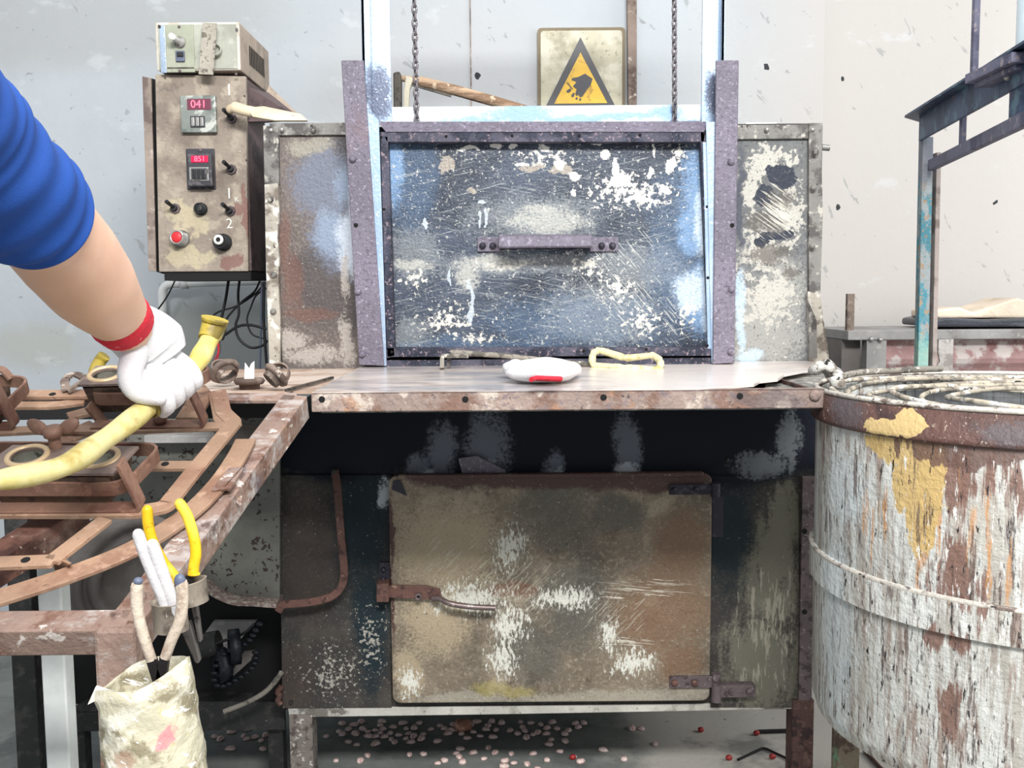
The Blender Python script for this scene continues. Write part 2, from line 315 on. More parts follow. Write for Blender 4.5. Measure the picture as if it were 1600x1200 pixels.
M['cab'] = paint('sooty_shaded_sheet', (60, 58, 56), [
    D((84, 78, 72), 14, .5, .66, op=.6), D((96, 92, 88), 190, .52, .64, op=.6, r=.7), SF((78, 66, 60), [blob(480, 880, 60, 160), blob(460, 1060, 50, 80)], .5),
    SF((112, 110, 98), [blob(1205, 900, 70, 130), blob(1190, 1040, 100, 130), blob(1225, 810, 36, 110)], .95, s=40, gw=1.4, nw=1.8, st=(1.6, 1, .3)),
    D((156, 152, 138), 60, .56, .62, st=(2, 1, .3), blobs=[blob(1200, 960, 90, 150), blob(1180, 1060, 90, 60)], kb=.3, bias=-.16, op=.85, r=.7),
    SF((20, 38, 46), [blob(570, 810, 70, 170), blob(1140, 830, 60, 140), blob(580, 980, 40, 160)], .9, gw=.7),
    D((190, 186, 176), 190, .675, .70, op=.8),
    SF((6, 13, 28), [blob(540, 665, 330, 100, k=2.2), blob(830, 665, 360, 110, k=2.2), blob(1110, 672, 300, 112, k=2.2)], 1, gw=.5, nw=.5),  # navy soot under the shelf, with the overhang's shade painted in
    SF((104, 110, 122), [blob(690, 705, 34, 70), blob(760, 700, 48, 80), blob(655, 735, 26, 40), blob(866, 735, 24, 40), blob(980, 700, 30, 76)], .9, s=30, gw=1.4, st=(1.4, 1, .4)),
    SF((190, 198, 206), [blob(978, 732, 28, 16), blob(866, 740, 20, 12), blob(765, 738, 22, 20), blob(668, 742, 14, 20), blob(600, 770, 14, 34)], .8, s=40, gw=1.6),
    SF((124, 130, 134), [blob(1190, 728, 70, 26), blob(1235, 690, 24, 66)], .6, s=40, gw=2, nw=1.6, st=(1.6, 1, .4)),
    D((172, 168, 158), 170, .58, .61, blobs=[blob(520, 1050, 120, 110), blob(580, 1000, 60, 140)], kb=.3, bias=-.2, op=.9)], rough=.65, metal=.0, bump=.2, bscale=140, var=.12, spec=.25)
M['cabdoor'] = paint('stained_cabinet_door', (126, 114, 98), [
    D((92, 84, 72), 6, .44, .62, op=.75), D((178, 166, 146), 12, .55, .66, op=.5), D((84, 66, 52), 16, .57, .68, op=.6), D((168, 158, 140), 110, .5, .66, op=.6, r=.72), D((92, 76, 62), 120, .56, .66, op=.6, r=.7),
    SF((172, 156, 130), [blob(700, 850, 130, 100), blob(680, 960, 80, 90), blob(640, 1040, 30, 70)], .85, gw=1.4, s=20),
    SF((78, 78, 74), [blob(900, 940, 90, 100), blob(830, 1010, 70, 70), blob(870, 800, 90, 70), blob(960, 800, 70, 40)], .7, gw=.9),
    SF((122, 92, 68), [blob(1030, 950, 110, 110), blob(1060, 850, 70, 80), blob(1060, 1030, 60, 60)], .7, gw=1.4), SF((116, 84, 66), [blob(800, 915, 50, 17, k=1.4)], .8, gw=.6),
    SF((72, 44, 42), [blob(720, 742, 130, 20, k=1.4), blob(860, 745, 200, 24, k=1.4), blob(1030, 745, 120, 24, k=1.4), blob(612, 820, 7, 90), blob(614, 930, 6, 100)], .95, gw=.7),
    SF((174, 168, 154), [blob(960, 1085, 240, 22), blob(1080, 1070, 60, 40), blob(720, 1085, 120, 14)], .6, gw=1.2), SF((180, 168, 90), [blob(765, 1068, 46, 18), blob(810, 1072, 40, 14)], .4, gw=1.6, s=30),
    D((224, 224, 214), 110, .50, .55, blobs=[blob(797, 850, 60, 70), blob(797, 975, 60, 70), blob(985, 1030, 76, 44), blob(785, 1020, 50, 70), blob(640, 1055, 36, 60), blob(950, 985, 34, 60), blob(880, 930, 120, 40), blob(740, 930, 140, 60)], kb=.30, bias=-.185, op=.9, r=.8, st=(1.6, 1, .6)),
    D((190, 186, 170), 26, .60, .64, st=(1, 1, 16), rot=.8, blobs=[blob(800, 900, 160, 160), blob(960, 960, 110, 90), blob(700, 860, 110, 90)], kb=.2, bias=-.12, op=.6, det=4, dist=.4),
    D((206, 200, 186), 16, .62, .64, st=(1, 1, 30), rot=-.1, blobs=[blob(1010, 905, 110, 16), blob(1000, 920, 120, 14), blob(980, 1000, 80, 14)], kb=.3, bias=-.13, op=.9, det=3),
    D((60, 48, 40), 20, .485, .5, blobs=[blob(730, 835, 60, 14), blob(770, 820, 40, 8)], kb=.1, bias=-.06, op=.0),
    D((214, 208, 194), 190, .655, .68, op=.7), D((44, 38, 34), 150, .655, .68, op=.7)], rough=.5, metal=.05, bump=.45, bscale=170, var=.16, grain=.6)
M['hinge'] = paint('grimy_hinge_steel', (104, 92, 94), [D((68, 58, 62), 60, .5, .62), D((150, 138, 138), 120, .6, .68)], rough=.55, metal=.3, bump=.4, bscale=200)
M['hinge_dark'] = paint('dark_hinge_steel', (50, 48, 60), [D((78, 74, 86), 90, .55, .65)], rough=.55, metal=.3, bump=.4, bscale=200)
M['latch'] = paint('rusty_latch_steel', (104, 74, 66), [D((72, 50, 48), 60, .5, .62), D((150, 120, 104), 100, .6, .68)], rough=.6, metal=.2, bump=.4, bscale=200)
M['rod'] = paint('worn_steel_rod', (120, 106, 104), [D((170, 160, 158), 60, .55, .65)], rough=.4, metal=.5, bump=.2)
M['beam_grey'] = paint('pale_dusty_base_beam', (184, 182, 174), [D((138, 134, 126), 30, .5, .62, op=.7), D((92, 86, 80), 40, .5, .6, blobs=[blob(500, 1112, 90, 20), blob(1220, 1108, 60, 20)], kb=.5, bias=-.28, op=.8), D((70, 62, 58), 140, .64, .68, op=.6)], rough=.65, bump=.4)
M['leg_brown'] = paint('rust_brown_leg', (84, 60, 56), [D((50, 36, 36), 40, .5, .62), D((116, 90, 80), 60, .56, .64, op=.7)], rough=.8, bump=1, bscale=70)
M['leg_grey'] = paint('speckled_grey_leg', (124, 116, 110), [D((84, 74, 70), 50, .5, .62), D((196, 190, 182), 110, .6, .66), D((140, 96, 70), 12, .56, .66, op=.6)], rough=.7, bump=.5)
M['leg_green'] = paint('mossy_rusted_leg', (122, 112, 96), [D((84, 66, 58), 30, .48, .58), D((108, 178, 136), 24, .60, .66, op=.8)], rough=.8, bump=.8)
M['black'] = paint('black_void_metal', (14, 14, 16), var=.1, rough=.8, bump=0)
M['hole'] = paint('dark_hole', (8, 8, 10), var=0, rough=.9, bump=0)
M['dark'] = paint('grimy_dark_steel', (46, 46, 46), [D((70, 68, 66), 40, .5, .65), D((150, 146, 138), 150, .66, .7, op=.7)], rough=.6, metal=.2, bump=.3)
M['dark2'] = paint('greasy_black_steel', (20, 24, 32), [D((46, 50, 58), 60, .55, .66)], rough=.45, metal=.3, bump=.3)
M['guard'] = paint('spotted_grey_guard', (104, 104, 98), [D((84, 82, 76), 8, .45, .62, op=.6), D((48, 36, 32), 62, .62, .64, det=3), D((50, 40, 34), 110, .65, .68, det=2)], rough=.6, bump=.2)
M['guard_edge'] = paint('rusty_guard_edge', (120, 102, 96), [D((160, 150, 140), 120, .5, .56)], rough=.7, bump=.6)
M['box'] = paint('dusty_control_box', (148, 136, 124), [
    D((176, 164, 148), 26, .48, .6, op=.8), D((116, 104, 94), 10, .5, .64, op=.7), D((194, 182, 152), 30, .48, .6, blobs=[blob(300, 400, 70, 40, 2.0), blob(290, 340, 60, 60, 2.0)], kb=.5, bias=-.25, op=.8),
    D((132, 94, 88), 30, .46, .54, blobs=[blob(365, 405, 28, 22, 2.0), blob(385, 340, 10, 80, 2.0), blob(372, 330, 14, 14, 2.0)], kb=.7, bias=-.3, op=.8), D((92, 80, 74), 12, .5, .6, blobs=[blob(260, 140, 60, 30, 2.0), blob(370, 160, 30, 50, 2.0)], kb=.4, bias=-.25, op=.5),
    D((226, 220, 210), 120, .66, .69, op=.8), D((70, 58, 54), 100, .65, .69, op=.7)], rough=.75, bump=.6, bscale=120)
M['box_side'] = paint('brown_box_side', (98, 80, 80), [D((70, 56, 58), 20, .5, .62), D((176, 168, 160), 120, .67, .7)], rough=.6, bump=.3)
M['box_flange'] = paint('box_back_flange', (150, 136, 126), [D((108, 92, 88), 14, .48, .6), D((190, 176, 168), 30, .58, .66)], rough=.7, bump=.3)
M['ctrl'] = paint('grey_green_controller', (166, 168, 156), [D((140, 140, 128), 12, .48, .62, op=.7), D((190, 188, 176), 40, .56, .66, op=.6)], rough=.6, bump=.15)
M['ctrl_plate'] = paint('grey_green_faceplate', (152, 156, 138), [D((176, 178, 160), 30, .5, .62, op=.6)], rough=.5, bump=.1)
M['ctrl_frame'] = paint('pale_box_bezel', (206, 202, 190), [D((170, 160, 144), 30, .5, .62, op=.7)], rough=.6, bump=.1)
M['ctrl_side'] = paint('tan_box_side', (176, 160, 144), [D((150, 136, 122), 14, .5, .62)], rough=.6, bump=.15)
M['strap'] = paint('mottled_strap', (168, 162, 150), [D((110, 104, 94), 90, .54, .6)], rough=.8, bump=.6, bscale=160)
M['meter'] = paint('silver_meter_face', (138, 144, 138), [D((196, 200, 192), 20, .55, .6, rot=.7, st=(1, 1, 4)), D((100, 110, 104), 20, .5, .6)], rough=.35, metal=.2, bump=.1)
M['meter_dark'] = paint('black_meter_bezel', (56, 56, 62), [D((90, 88, 92), 60, .54, .64)], rough=.5, bump=.2)
M['led'] = paint('pink_led_window', (190, 24, 70), var=0, bump=0, rough=.3, emis=((200, 10, 60), .25))
M['led_dark'] = paint('dark_led_window', (110, 60, 76), var=0, bump=0, rough=.3)
M['led_digit'] = paint('red_led_digits', (255, 110, 130), var=0, bump=0, rough=.3, emis=((255, 90, 120), 1.3))
M['chalk'] = paint('white_chalk', (232, 230, 222), var=.05, bump=0, rough=.9)
M['white'] = paint('white_plastic', (236, 236, 230), var=.05, bump=0, rough=.4)
M['whitepipe'] = paint('white_plastic_pipe', (222, 224, 222), [D((160, 156, 148), 16, .58, .68, op=.8)], var=.04, bump=.1, rough=.45)
M['red'] = paint('red_button_cap', (206, 44, 52), var=.08, bump=0, rough=.4)
M['chrome'] = paint('dull_chrome', (172, 170, 166), [D((110, 104, 100), 60, .55, .65)], rough=.35, metal=.6, bump=.1)
M['rubber'] = paint('black_rubber', (26, 27, 30), [D((70, 68, 66), 90, .6, .68)], rough=.6, bump=.1)
M['cable'] = paint('black_cable', (18, 18, 20), var=0, rough=.5, bump=0)
M['card'] = paint('cream_cardboard', (226, 208, 178), [D((196, 166, 134), 24, .55, .66, op=.6), D((130, 120, 130), 40, .5, .55, blobs=[blob(460, 184, 18, 5, 1.95)], kb=.5, bias=-.35)], rough=.8, bump=.15)
M['connector'] = paint('olive_connector', (134, 130, 104), rough=.6)
M['sign_plate'] = paint('grimy_sign_plate', (182, 176, 152), [D((150, 144, 120), 8, .48, .62), D((100, 94, 76), 90, .6, .68, op=.7), D((206, 202, 184), 12, .5, .62, op=.7)], rough=.5, bump=.15)
M['sign_edge'] = paint('dirty_sign_rim', (116, 104, 80), rough=.6)
M['yellow_sign'] = paint('warning_yellow', (222, 176, 24), [D((176, 130, 20), 40, .56, .62, op=.8), D((90, 70, 20), 120, .66, .7, op=.7)], rough=.45, bump=.1)
M['black_sign'] = paint('warning_black', (36, 38, 46), rough=.45, bump=0)
M['wallbar'] = paint('rusty_wall_bar', (128, 112, 102), [D((84, 68, 60), 18, .5, .62), D((180, 168, 156), 60, .58, .66)], rough=.7, bump=.4)
M['wood'] = paint('weathered_wood', (176, 150, 124), [D((128, 100, 78), 14, .5, .6, st=(.3, 1, 3)), D((206, 184, 156), 40, .58, .66)], rough=.75, bump=.4)
M['iron'] = paint('dark_forged_iron', (88, 82, 74), [D((56, 52, 48), 40, .5, .6)], rough=.6, metal=.2, bump=.5)
M['bone'] = paint('pale_wedge', (206, 200, 180), rough=.7)
M['chain'] = paint('dusty_chain_steel', (120, 114, 118), [D((74, 70, 72), 90, .5, .6), D((176, 172, 176), 140, .6, .68)], rough=.45, metal=.4, bump=.2)
M['tan'] = paint('heat_browned_flat_bar', (158, 128, 106), [D((134, 98, 80), 12, .5, .64, op=.7), D((188, 156, 134), 40, .56, .66, op=.6), D((100, 72, 60), 120, .64, .69, op=.7)], rough=.6, metal=.1, bump=.3, bscale=160)
M['brown'] = paint('red_brown_flat_bar', (134, 102, 86), [D((100, 66, 56), 14, .5, .62, op=.8), D((160, 120, 102), 50, .58, .66, op=.6)], rough=.55, metal=.15, bump=.3, bscale=160)
M['grey_plate'] = paint('brown_grey_mould_plate', (136, 118, 110), [D((104, 88, 82), 16, .5, .62), D((160, 146, 138), 50, .56, .66, op=.6)], rough=.5, metal=.2, bump=.2)
M['sand'] = paint('mould_body', (92, 72, 58), [D((62, 46, 38), 20, .48, .6), D((130, 106, 84), 30, .58, .66)], rough=.8, bump=.6)
M['brass'] = paint('cream_brass_ring', (214, 186, 146), [D((176, 142, 106), 40, .55, .66, op=.6)], rough=.4, metal=.3, bump=.1)
M['silver'] = paint('silver_cup_lining', (180, 180, 170), [D((90, 96, 84), 40, .5, .6)], rough=.25, metal=.7, bump=.2)
M['tube'] = paint('rusty_square_tube', (150, 126, 114), [
    D((108, 74, 60), 20, .47, .6, op=.85, r=.7), D((180, 172, 168), 14, .50, .62, st=(1, 2, 2), op=.85, r=.7), D((104, 108, 122), 9, .58, .7, op=.6), D((222, 214, 206), 40, .6, .66, op=.8), D((74, 48, 42), 26, .6, .68, op=.8), D((176, 120, 80), 9, .6, .7, op=.6)], rough=.6, metal=.1, bump=.6, bscale=120)
M['tube_dark'] = paint('dark_rust_tube', (112, 76, 64), [D((74, 46, 40), 20, .48, .6), D((200, 190, 178), 60, .63, .68), D((164, 140, 126), 10, .56, .68, op=.7)], rough=.7, bump=.7, bscale=100)
M['post_white'] = paint('white_painted_post', (214, 218, 216), [D((180, 184, 184), 8, .5, .65, op=.5)], rough=.4, bump=.05)
M['skin'] = paint('skin', (226, 184, 158), [D((206, 152, 128), 5, .5, .7, op=.35), D((238, 202, 178), 9, .52, .7, op=.5)], rough=.5, bump=.05, var=.03)
M['skin'].node_tree.nodes['Principled BSDF'].inputs['Subsurface Weight'].default_value = .08
M['shirt'] = paint('blue_cotton', (18, 70, 150), [D((10, 48, 116), 6, .5, .65, op=.5)], rough=.8, bump=.2, bscale=500, var=.06)
M['trousers'] = paint('dark_trousers', (44, 46, 56), rough=.85)
M['hair'] = paint('black_hair', (22, 20, 20), rough=.6, bump=.5)
M['glove'] = paint('white_cotton_glove', (218, 217, 218), [D((206, 200, 204), 8, .5, .66, op=.5)], rough=.9, bump=.3, bscale=400, var=.03)
M['redcuff'] = paint('red_knit_cuff', (206, 38, 56), [D((236, 140, 140), 90, .6, .66, op=.7)], rough=.85, bump=.5, bscale=300)
M['hose'] = paint('pale_yellow_hose', (196, 178, 92), [D((216, 208, 156), 8, .46, .62, op=.8), D((150, 124, 36), 10, .56, .66, op=.7)], rough=.45, bump=.15)
M['hose_dark'] = paint('olive_yellow_grip', (170, 150, 58), [D((120, 104, 40), 14, .5, .6)], rough=.5)
M['ygrip'] = paint('yellow_plier_grip', (228, 182, 24), [D((182, 142, 20), 90, .58, .64, op=.8), D((255, 226, 90), 14, .5, .62, op=.5)], rough=.45, bump=.15, bscale=250)
M['wrap_w'] = paint('white_tape_wrap', (184, 182, 183), [D((190, 184, 186), 26, .55, .66, op=.6)], rough=.7, bump=.5, bscale=120)
M['wrap_b'] = paint('dirty_beige_tape_wrap', (188, 174, 158), [D((150, 128, 112), 60, .52, .62, op=.8)], rough=.8, bump=.5, bscale=160)
M['bluetip'] = paint('blue_grey_rubber_tip', (88, 96, 116), rough=.5, bump=.1)
M['tool_steel'] = paint('plier_steel', (112, 108, 106), [D((70, 68, 68), 40, .5, .6)], rough=.35, metal=.6, bump=.1)
M['tool_black'] = paint('black_jaw_steel', (36, 34, 36), rough=.4, metal=.3)
M['cup'] = paint('tin_cup', (148, 138, 126), [D((104, 94, 84), 20, .5, .6), D((190, 182, 170), 40, .58, .66)], rough=.5, metal=.3, bump=.2)
M['bag'] = paint('plastic_wrapped_tin', (196, 190, 166), [
    D((220, 216, 200), 24, .48, .6, st=(1, 1, 2.4), rot=.5, op=.8), D((122, 112, 86), 22, .52, .62, op=.8, r=.7), D((196, 184, 84), 24, .60, .67, op=.6), D((214, 116, 132), 20, .46, .56, blobs=[blob(262, 1160, 26, 40, .8)], kb=.5, bias=-.3, op=.7),
    D((172, 140, 120), 14, .5, .6, blobs=[blob(200, 1180, 40, 60, .8)], kb=.5, bias=-.3, op=.7), D((246, 246, 242), 40, .60, .64, st=(1, 1, 5), rot=-.5)], rough=.25, bump=.9, bscale=60, var=.06)
Mf = paint('clear_plastic_film', (240, 240, 232), [D((206, 200, 176), 20, .5, .6)], rough=.25, bump=.6, bscale=60); M['film'] = Mf
M['drum'] = paint('white_streaked_drum', (172, 168, 160), [
    D((208, 210, 206), 22, .42, .54, st=(2, 2, .16), op=.95, r=.72), D((150, 132, 122), 24, .53, .62, st=(2, 2, .2), op=.85, r=.72), D((88, 80, 80), 44, .585, .62, st=(2, 2, .25), op=.9, r=.72),
    D((122, 88, 76), 26, .52, .58, st=(2, 2, .22), blobs=[dblob(1520, 760, 160, 150), dblob(1490, 900, 90, 160), dblob(1490, 1110, 50, 130), dblob(1480, 1000, 60, 60)], kb=.42, bias=-.22, op=.9, r=.72),
    D((196, 140, 84), 40, .56, .62, st=(2, 2, .16), blobs=[dblob(1500, 850, 200, 200), dblob(1360, 800, 60, 160)], kb=.2, bias=-.12, op=.8, r=.7),
    D((202, 172, 112), 30, .47, .51, st=(1.6, 1.6, .35), blobs=[dblob(1430, 770, 56, 170), dblob(1405, 700, 90, 60), dblob(1455, 730, 30, 90)], kb=.8, bias=-.34, op=.95, r=.68),
    D((104, 78, 70), 26, .48, .54, st=(2, 2, .4), blobs=[dblob(1500, 712, 150, 50), dblob(1600, 708, 120, 30)], kb=.8, bias=-.34, op=.9, r=.7),
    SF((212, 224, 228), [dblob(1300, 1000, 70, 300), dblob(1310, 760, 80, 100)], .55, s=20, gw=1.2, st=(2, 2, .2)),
    D((96, 78, 72), 50, .56, .60, st=(2, 2, .2), r=.75, op=.8), D((46, 40, 40), 90, .60, .625, st=(1.8, 1.8, .45), r=.7), D((226, 224, 220), 80, .60, .64, st=(1.6, 1.6, .35), r=.7)], rough=.65, bump=.8, bscale=110, var=.06, cyl=(DX, DYc, DR))
M['drumband'] = paint('rust_brown_drum_collar', (92, 66, 60), [D((64, 48, 46), 14, .48, .64), D((180, 166, 150), 140, .60, .64, r=.7), SF((86, 80, 84), [dblob(1320, 640, 60, 60), dblob(1590, 680, 60, 30)], .8, gw=1.6),
    D((200, 174, 122), 34, .48, .51, blobs=[dblob(1395, 668, 70, 30), dblob(1425, 660, 40, 30)], kb=.9, bias=-.32, r=.65)], rough=.5, metal=.1, bump=.7, bscale=120, cyl=(DX, DYc, DR))
M['rim'] = paint('pale_dusty_rim', (206, 200, 190), [D((120, 106, 98), 40, .52, .6), D((60, 52, 50), 60, .62, .68)], rough=.5, metal=.2, bump=.6)
M['coil'] = paint('chalky_wire_coil', (184, 174, 156), [D((112, 104, 94), 40, .5, .58, op=.8), D((224, 220, 214), 30, .54, .6), D((40, 38, 40), 60, .60, .65)], rough=.6, bump=.8)
M['water'] = paint('murky_drum_water', (120, 130, 140), [D((70, 80, 96), 8, .48, .62), D((200, 206, 212), 12, .55, .66)], rough=.15, bump=.15, bscale=30)
M['ash'] = paint('ashy_rod', (142, 136, 126), [D((92, 88, 82), 60, .5, .6), D((206, 200, 190), 90, .6, .66)], rough=.8, bump=.7)
M['cloth'] = paint('charred_white_cloth', (206, 204, 198), [D((130, 122, 112), 50, .52, .58), D((30, 28, 28), 60, .56, .60)], rough=.9, bump=.8, bscale=100)
M['greenpost'] = paint('flaking_green_post', (150, 158, 160), [D((78, 142, 158), 60, .47, .54, st=(1, 1, .4), r=.7), D((170, 144, 116), 90, .56, .60, r=.7), SF((150, 190, 176), [blob(1440, 560, 30, 60, 1.9)], .8, gw=1.5), SF((132, 134, 144), [blob(1450, 240, 30, 60, 1.9)], .9)], rough=.6, bump=.5)
M['bluebeam'] = paint('blue_grey_beam', (62, 78, 106), [D((42, 52, 76), 12, .5, .62), D((96, 128, 142), 24, .56, .64, op=.7), D((112, 90, 84), 30, .62, .68, op=.7)], rough=.5, metal=.2, bump=.4)
M['bluebeam2'] = paint('purple_grey_bar', (108, 108, 128), [D((76, 76, 98), 12, .5, .62), D((150, 140, 146), 60, .58, .66)], rough=.6, metal=.1, bump=.4)
M['pinkpost'] = paint('pinkish_grey_post', (168, 156, 150), [D((130, 114, 108), 16, .5, .62)], rough=.65, bump=.3)
M['bench'] = paint('grey_painted_bench', (152, 150, 148), [D((126, 122, 120), 8, .5, .62), D((178, 176, 172), 40, .56, .66, op=.6)], rough=.6, bump=.2)
M['bench_dark'] = paint('dark_grey_bench_side', (118, 112, 108), [D((96, 90, 88), 8, .5, .62)], rough=.6, bump=.2)
M['redpanel'] = paint('faded_red_corrugated', (158, 124, 122), [D((190, 180, 176), 16, .5, .6), D((130, 92, 90), 12, .52, .62)], rough=.6, bump=.3)
M['paper'] = paint('sand_coloured_sacking', (222, 206, 186), [D((196, 178, 156), 10, .5, .62)], rough=.85, bump=.4)
M['bagdark'] = paint('dark_plastic_sheet', (58, 60, 68), [D((110, 112, 120), 12, .54, .62, st=(.3, 1, 3))], rough=.3, bump=.4)
M['paleboard'] = paint('pale_metal_board', (196, 190, 186), [D((150, 142, 138), 30, .52, .6)], rough=.6, bump=.5)
M['bluemetal'] = paint('pale_blue_cylinder', (214, 228, 236), rough=.25, metal=.3, bump=0)
M['shell'] = paint('pink_chip', (244, 214, 208), [D((240, 222, 212), 160, .5, .6), D((190, 120, 116), 90, .56, .62)], rough=.5, bump=.2)
M['redbean'] = paint('dark_red_bean', (166, 48, 46), rough=.35)
M['clay'] = paint('terracotta_lump', (172, 122, 100), [D((206, 160, 140), 40, .5, .6)], rough=.8, bump=.6)
M['yellowlevel'] = paint('yellow_level_body', (240, 214, 30), rough=.4)
YN = V((0, -1, 0))
# ------------------------------------------------------------------ structure
WY = 2.72
MB().box((-3, -1.2, -.06), (3.6, WY+.1, 0)).build('floor', M['floor'], kind='structure', keep=True)
xr = at(1284, 300, WY).x
xc = at(736, 100, WY).x
MB().box((-3, WY-.0, 0), (xr, WY+.2, 3.2)).build('wall_back', M['wall'], kind='structure', keep=True, bevel=.004)
MB().box((xr, WY+.10, 0), (3.6, WY+.25, 3.2)).build('wall_back', M['wall'], kind='structure', keep=True)
MB().box((xc-.002, WY-.004, 1.4), (xc+.001, WY, 3.2)).build('trim_1', M['box_flange'], kind='structure', keep=True)
# ------------------------------------------------------------------ furnace
fur = thing('furnace', (0, F, 0), 'soot-stained steel furnace with sliding door, work shelf and lower cabinet door', 'furnace')
def slab(x0, y0, x1, y1, Y, t, name, mat, parent=fur, bevel=.001, **k):
    X0, X1, Z0, Z1 = rect(x0, y0, x1, y1, Y)
    return MB().box((X0, Y, Z0), (X1, Y+t, Z1)).build(name, mat, parent, bevel=bevel, **k)
def quad_plate(pts, Y, t, name, mat, parent=fur, bevel=.001, **k):
    return MB().prism([at(x, y, Y) for x, y in pts], (0, t, 0)).build(name, mat, parent, bevel=bevel, **k)
def bolts(pts, Y, r, name, mat, parent=fur, h=.006, dome=True, **k):
    for x, y in pts:
        m = MB(); (m.dome if dome else m.disc)(at(x, y, Y), r, YN, h); m.build(name, mat, parent, **k)
slab(424, 196, 1282, 575, F+.03, .60, 'housing', M['dark'])
slab(436, 211, 600, 576, F+.015, .012, 'front_panel', M['panel_l'], label='brown sooty left panel')
slab(1110, 216, 1268, 573, F+.015, .012, 'front_panel', M['panel_r'], label='flaked whitish right panel')
slab(421, 192, 545, 211, F+.008, .01, 'top_band', M['strip_grey'])
slab(1150, 195, 1267, 217, F+.008, .01, 'top_band', M['strip_grey'])
quad_plate([(411, 196), (435, 198), (436, 288), (413, 287)], F+.004, .01, 'corner_strip', M['strip_grey'])
quad_plate([(413, 288), (434, 286), (436, 330), (433, 372), (436, 400), (435, 450), (438, 500), (437, 578), (421, 580), (418, 500), (415, 400), (414, 340)], F-.004, .012, 'corner_strip', M['strip_pale'])
quad_plate([(1264, 192), (1286, 192), (1284, 260), (1286, 330), (1283, 430), (1282, 458), (1264, 470)], F+.004, .01, 'corner_strip', M['strip_grey'])
m = MB().prism([at(1262, 455, F-.002), at(1282, 460, F-.02), at(1290, 520, F-.03), at(1298, 578, F-.03), at(1266, 580, F-.002)], (0, .008, 0))
m.build('bent_flap', M['strip_pale'], fur, bevel=.001)
MB().prism([at(1263, 470, F-.01), at(1276, 500, F-.03), at(1277, 560, F-.03), at(1265, 560, F-.01)], (0, .005, 0)).build('bent_flap', M['strip_grey'], fur)
bolts([(424, 204), (441, 203), (490, 204), (1198, 203), (1269, 203)], F+.005, .0045, 'bolt', M['chrome'])
bolts([(1271, 293), (1269, 384), (1274, 238), (423, 312), (428, 430), (427, 487)], F-.004, .006, 'bolt', M['strip_grey'])
for y in (230,): MB().tube([at(1284, y, F+.02), at(1296, y+1, F+.02)], .006, 8).build('hinge_pin', M['chrome'], fur)
# angle uprights
for name, pts in (('l', [(533, 94), (568, 94), (600, 572), (561, 570)]), ('r', [(1119, 94), (1154, 94), (1147, 567), (1114, 569)])):
    m = MB().prism([at(x, y, F-.065) for x, y in pts], (0, .006, 0))
    a, b = (at(pts[0][0]+2, 94, F-.06), at(pts[3][0]+2, 570, F-.06)) if name == 'l' else (at(pts[1][0]-2, 94, F-.06), at(pts[2][0]-2, 568, F-.06))
    m.prism([a+V((-.002, 0, 0)), a+V((.003, 0, 0)), b+V((.003, 0, 0)), b+V((-.002, 0, 0))], (0, .07, 0))
    m.build('angle_upright', M['lilac'], fur, bevel=.0012)
bolts([(551, 249), (559, 456), (566, 554), (1142, 253), (1143, 452), (1142, 550)], F-.065, .0065, 'bolt', M['lilac'])
bolts([(556, 352), (1144, 352)], F-.0652, .004, 'hole', M['hole'], h=.0006, dome=False)
# galvanised lift channels
for sgn, wx, fx, bx in ((1, (575, 608), (563, 577), (578, 600)), (-1, (1098, 1130), (1128, 1134), (1099, 1118))):
    m = MB(); X0, X1, Z0, Z1 = rect(wx[0], -260, wx[1], 192, F-.02); m.box((X0, F-.02, Z0), (X1, F-.015, Z1))
    X0, X1, Z0, Z1 = rect(fx[0], -260, fx[1], 192, F-.045); m.box((X0, F-.045, Z0), (X0+.006, F-.005, Z1)); m.box((X0, F-.045, Z0), (X1, F-.04, Z1))
    m.build('lift_channel', M['blue_galv'], fur, bevel=.001)
quad_plate([(566, 150), (592, 190), (604, 572), (597, 572), (574, 190)], F-.058, .004, 'guide_rail', M['blue_galv'])
quad_plate([(1103, 190), (1119, 190), (1115, 568), (1112, 568)], F-.058, .004, 'guide_rail', M['blue_galv'])
m = MB(); X0, X1, Z0, Z1 = rect(600, 165, 1102, 192, F-.012); m.box((X0, F-.012, Z0), (X1, F+.02, Z1)); m.build('lintel_beam', M['beam_white'], fur, bevel=.002)
X0, X1, Z0, Z1 = rect(560, -285, 1136, -255, F-.04); MB().box((X0, F-.04, Z0), (X1, F+.0, Z1)).build('lift_crossbar', M['blue_galv'], fur, bevel=.001)
# sliding door
sd = thing('sliding_door', (0, -.03, 0), None, None); sd.parent = fur; sd['label'] = 'dark blue flaking sliding door panel in riveted frame'
DY = F-.03
X0, X1, Z0, Z1 = rect(601, 216, 1114, 552, DY)
MB().box((X0, DY, Z0), (X1, DY+.012, Z1)).build('door_panel', M['door'], sd)
m = MB(); quad = [at(590, 190, DY-.008), at(1108, 190, DY-.008), at(1100, 206, DY-.026), at(603, 206, DY-.026)]
m.add(quad+[q+V((0, .02, 0)) for q in quad], [(0, 1, 2, 3), (7, 6, 5, 4), (0, 4, 5, 1), (1, 5, 6, 2), (2, 6, 7, 3), (3, 7, 4, 0)]); m.build('door_frame', M['lilac'], sd)
for p in ([(596, 206), (1104, 206), (1100, 222), (604, 222)], [(594, 206), (606, 206), (617, 556), (604, 560)], [(1094, 206), (1106, 206), (1114, 556), (1110, 556)], [(604, 543), (1112, 543), (1113, 556), (605, 558)]):
    MB().prism([at(x, y, DY-.024) for x, y in p], (0, .022, 0)).build('door_frame', M['lilac_band'] if p[0][1] < 300 and p[1][0] > 1000 and p[0][0] < 600 else M['lilac_band'], sd, bevel=.001)
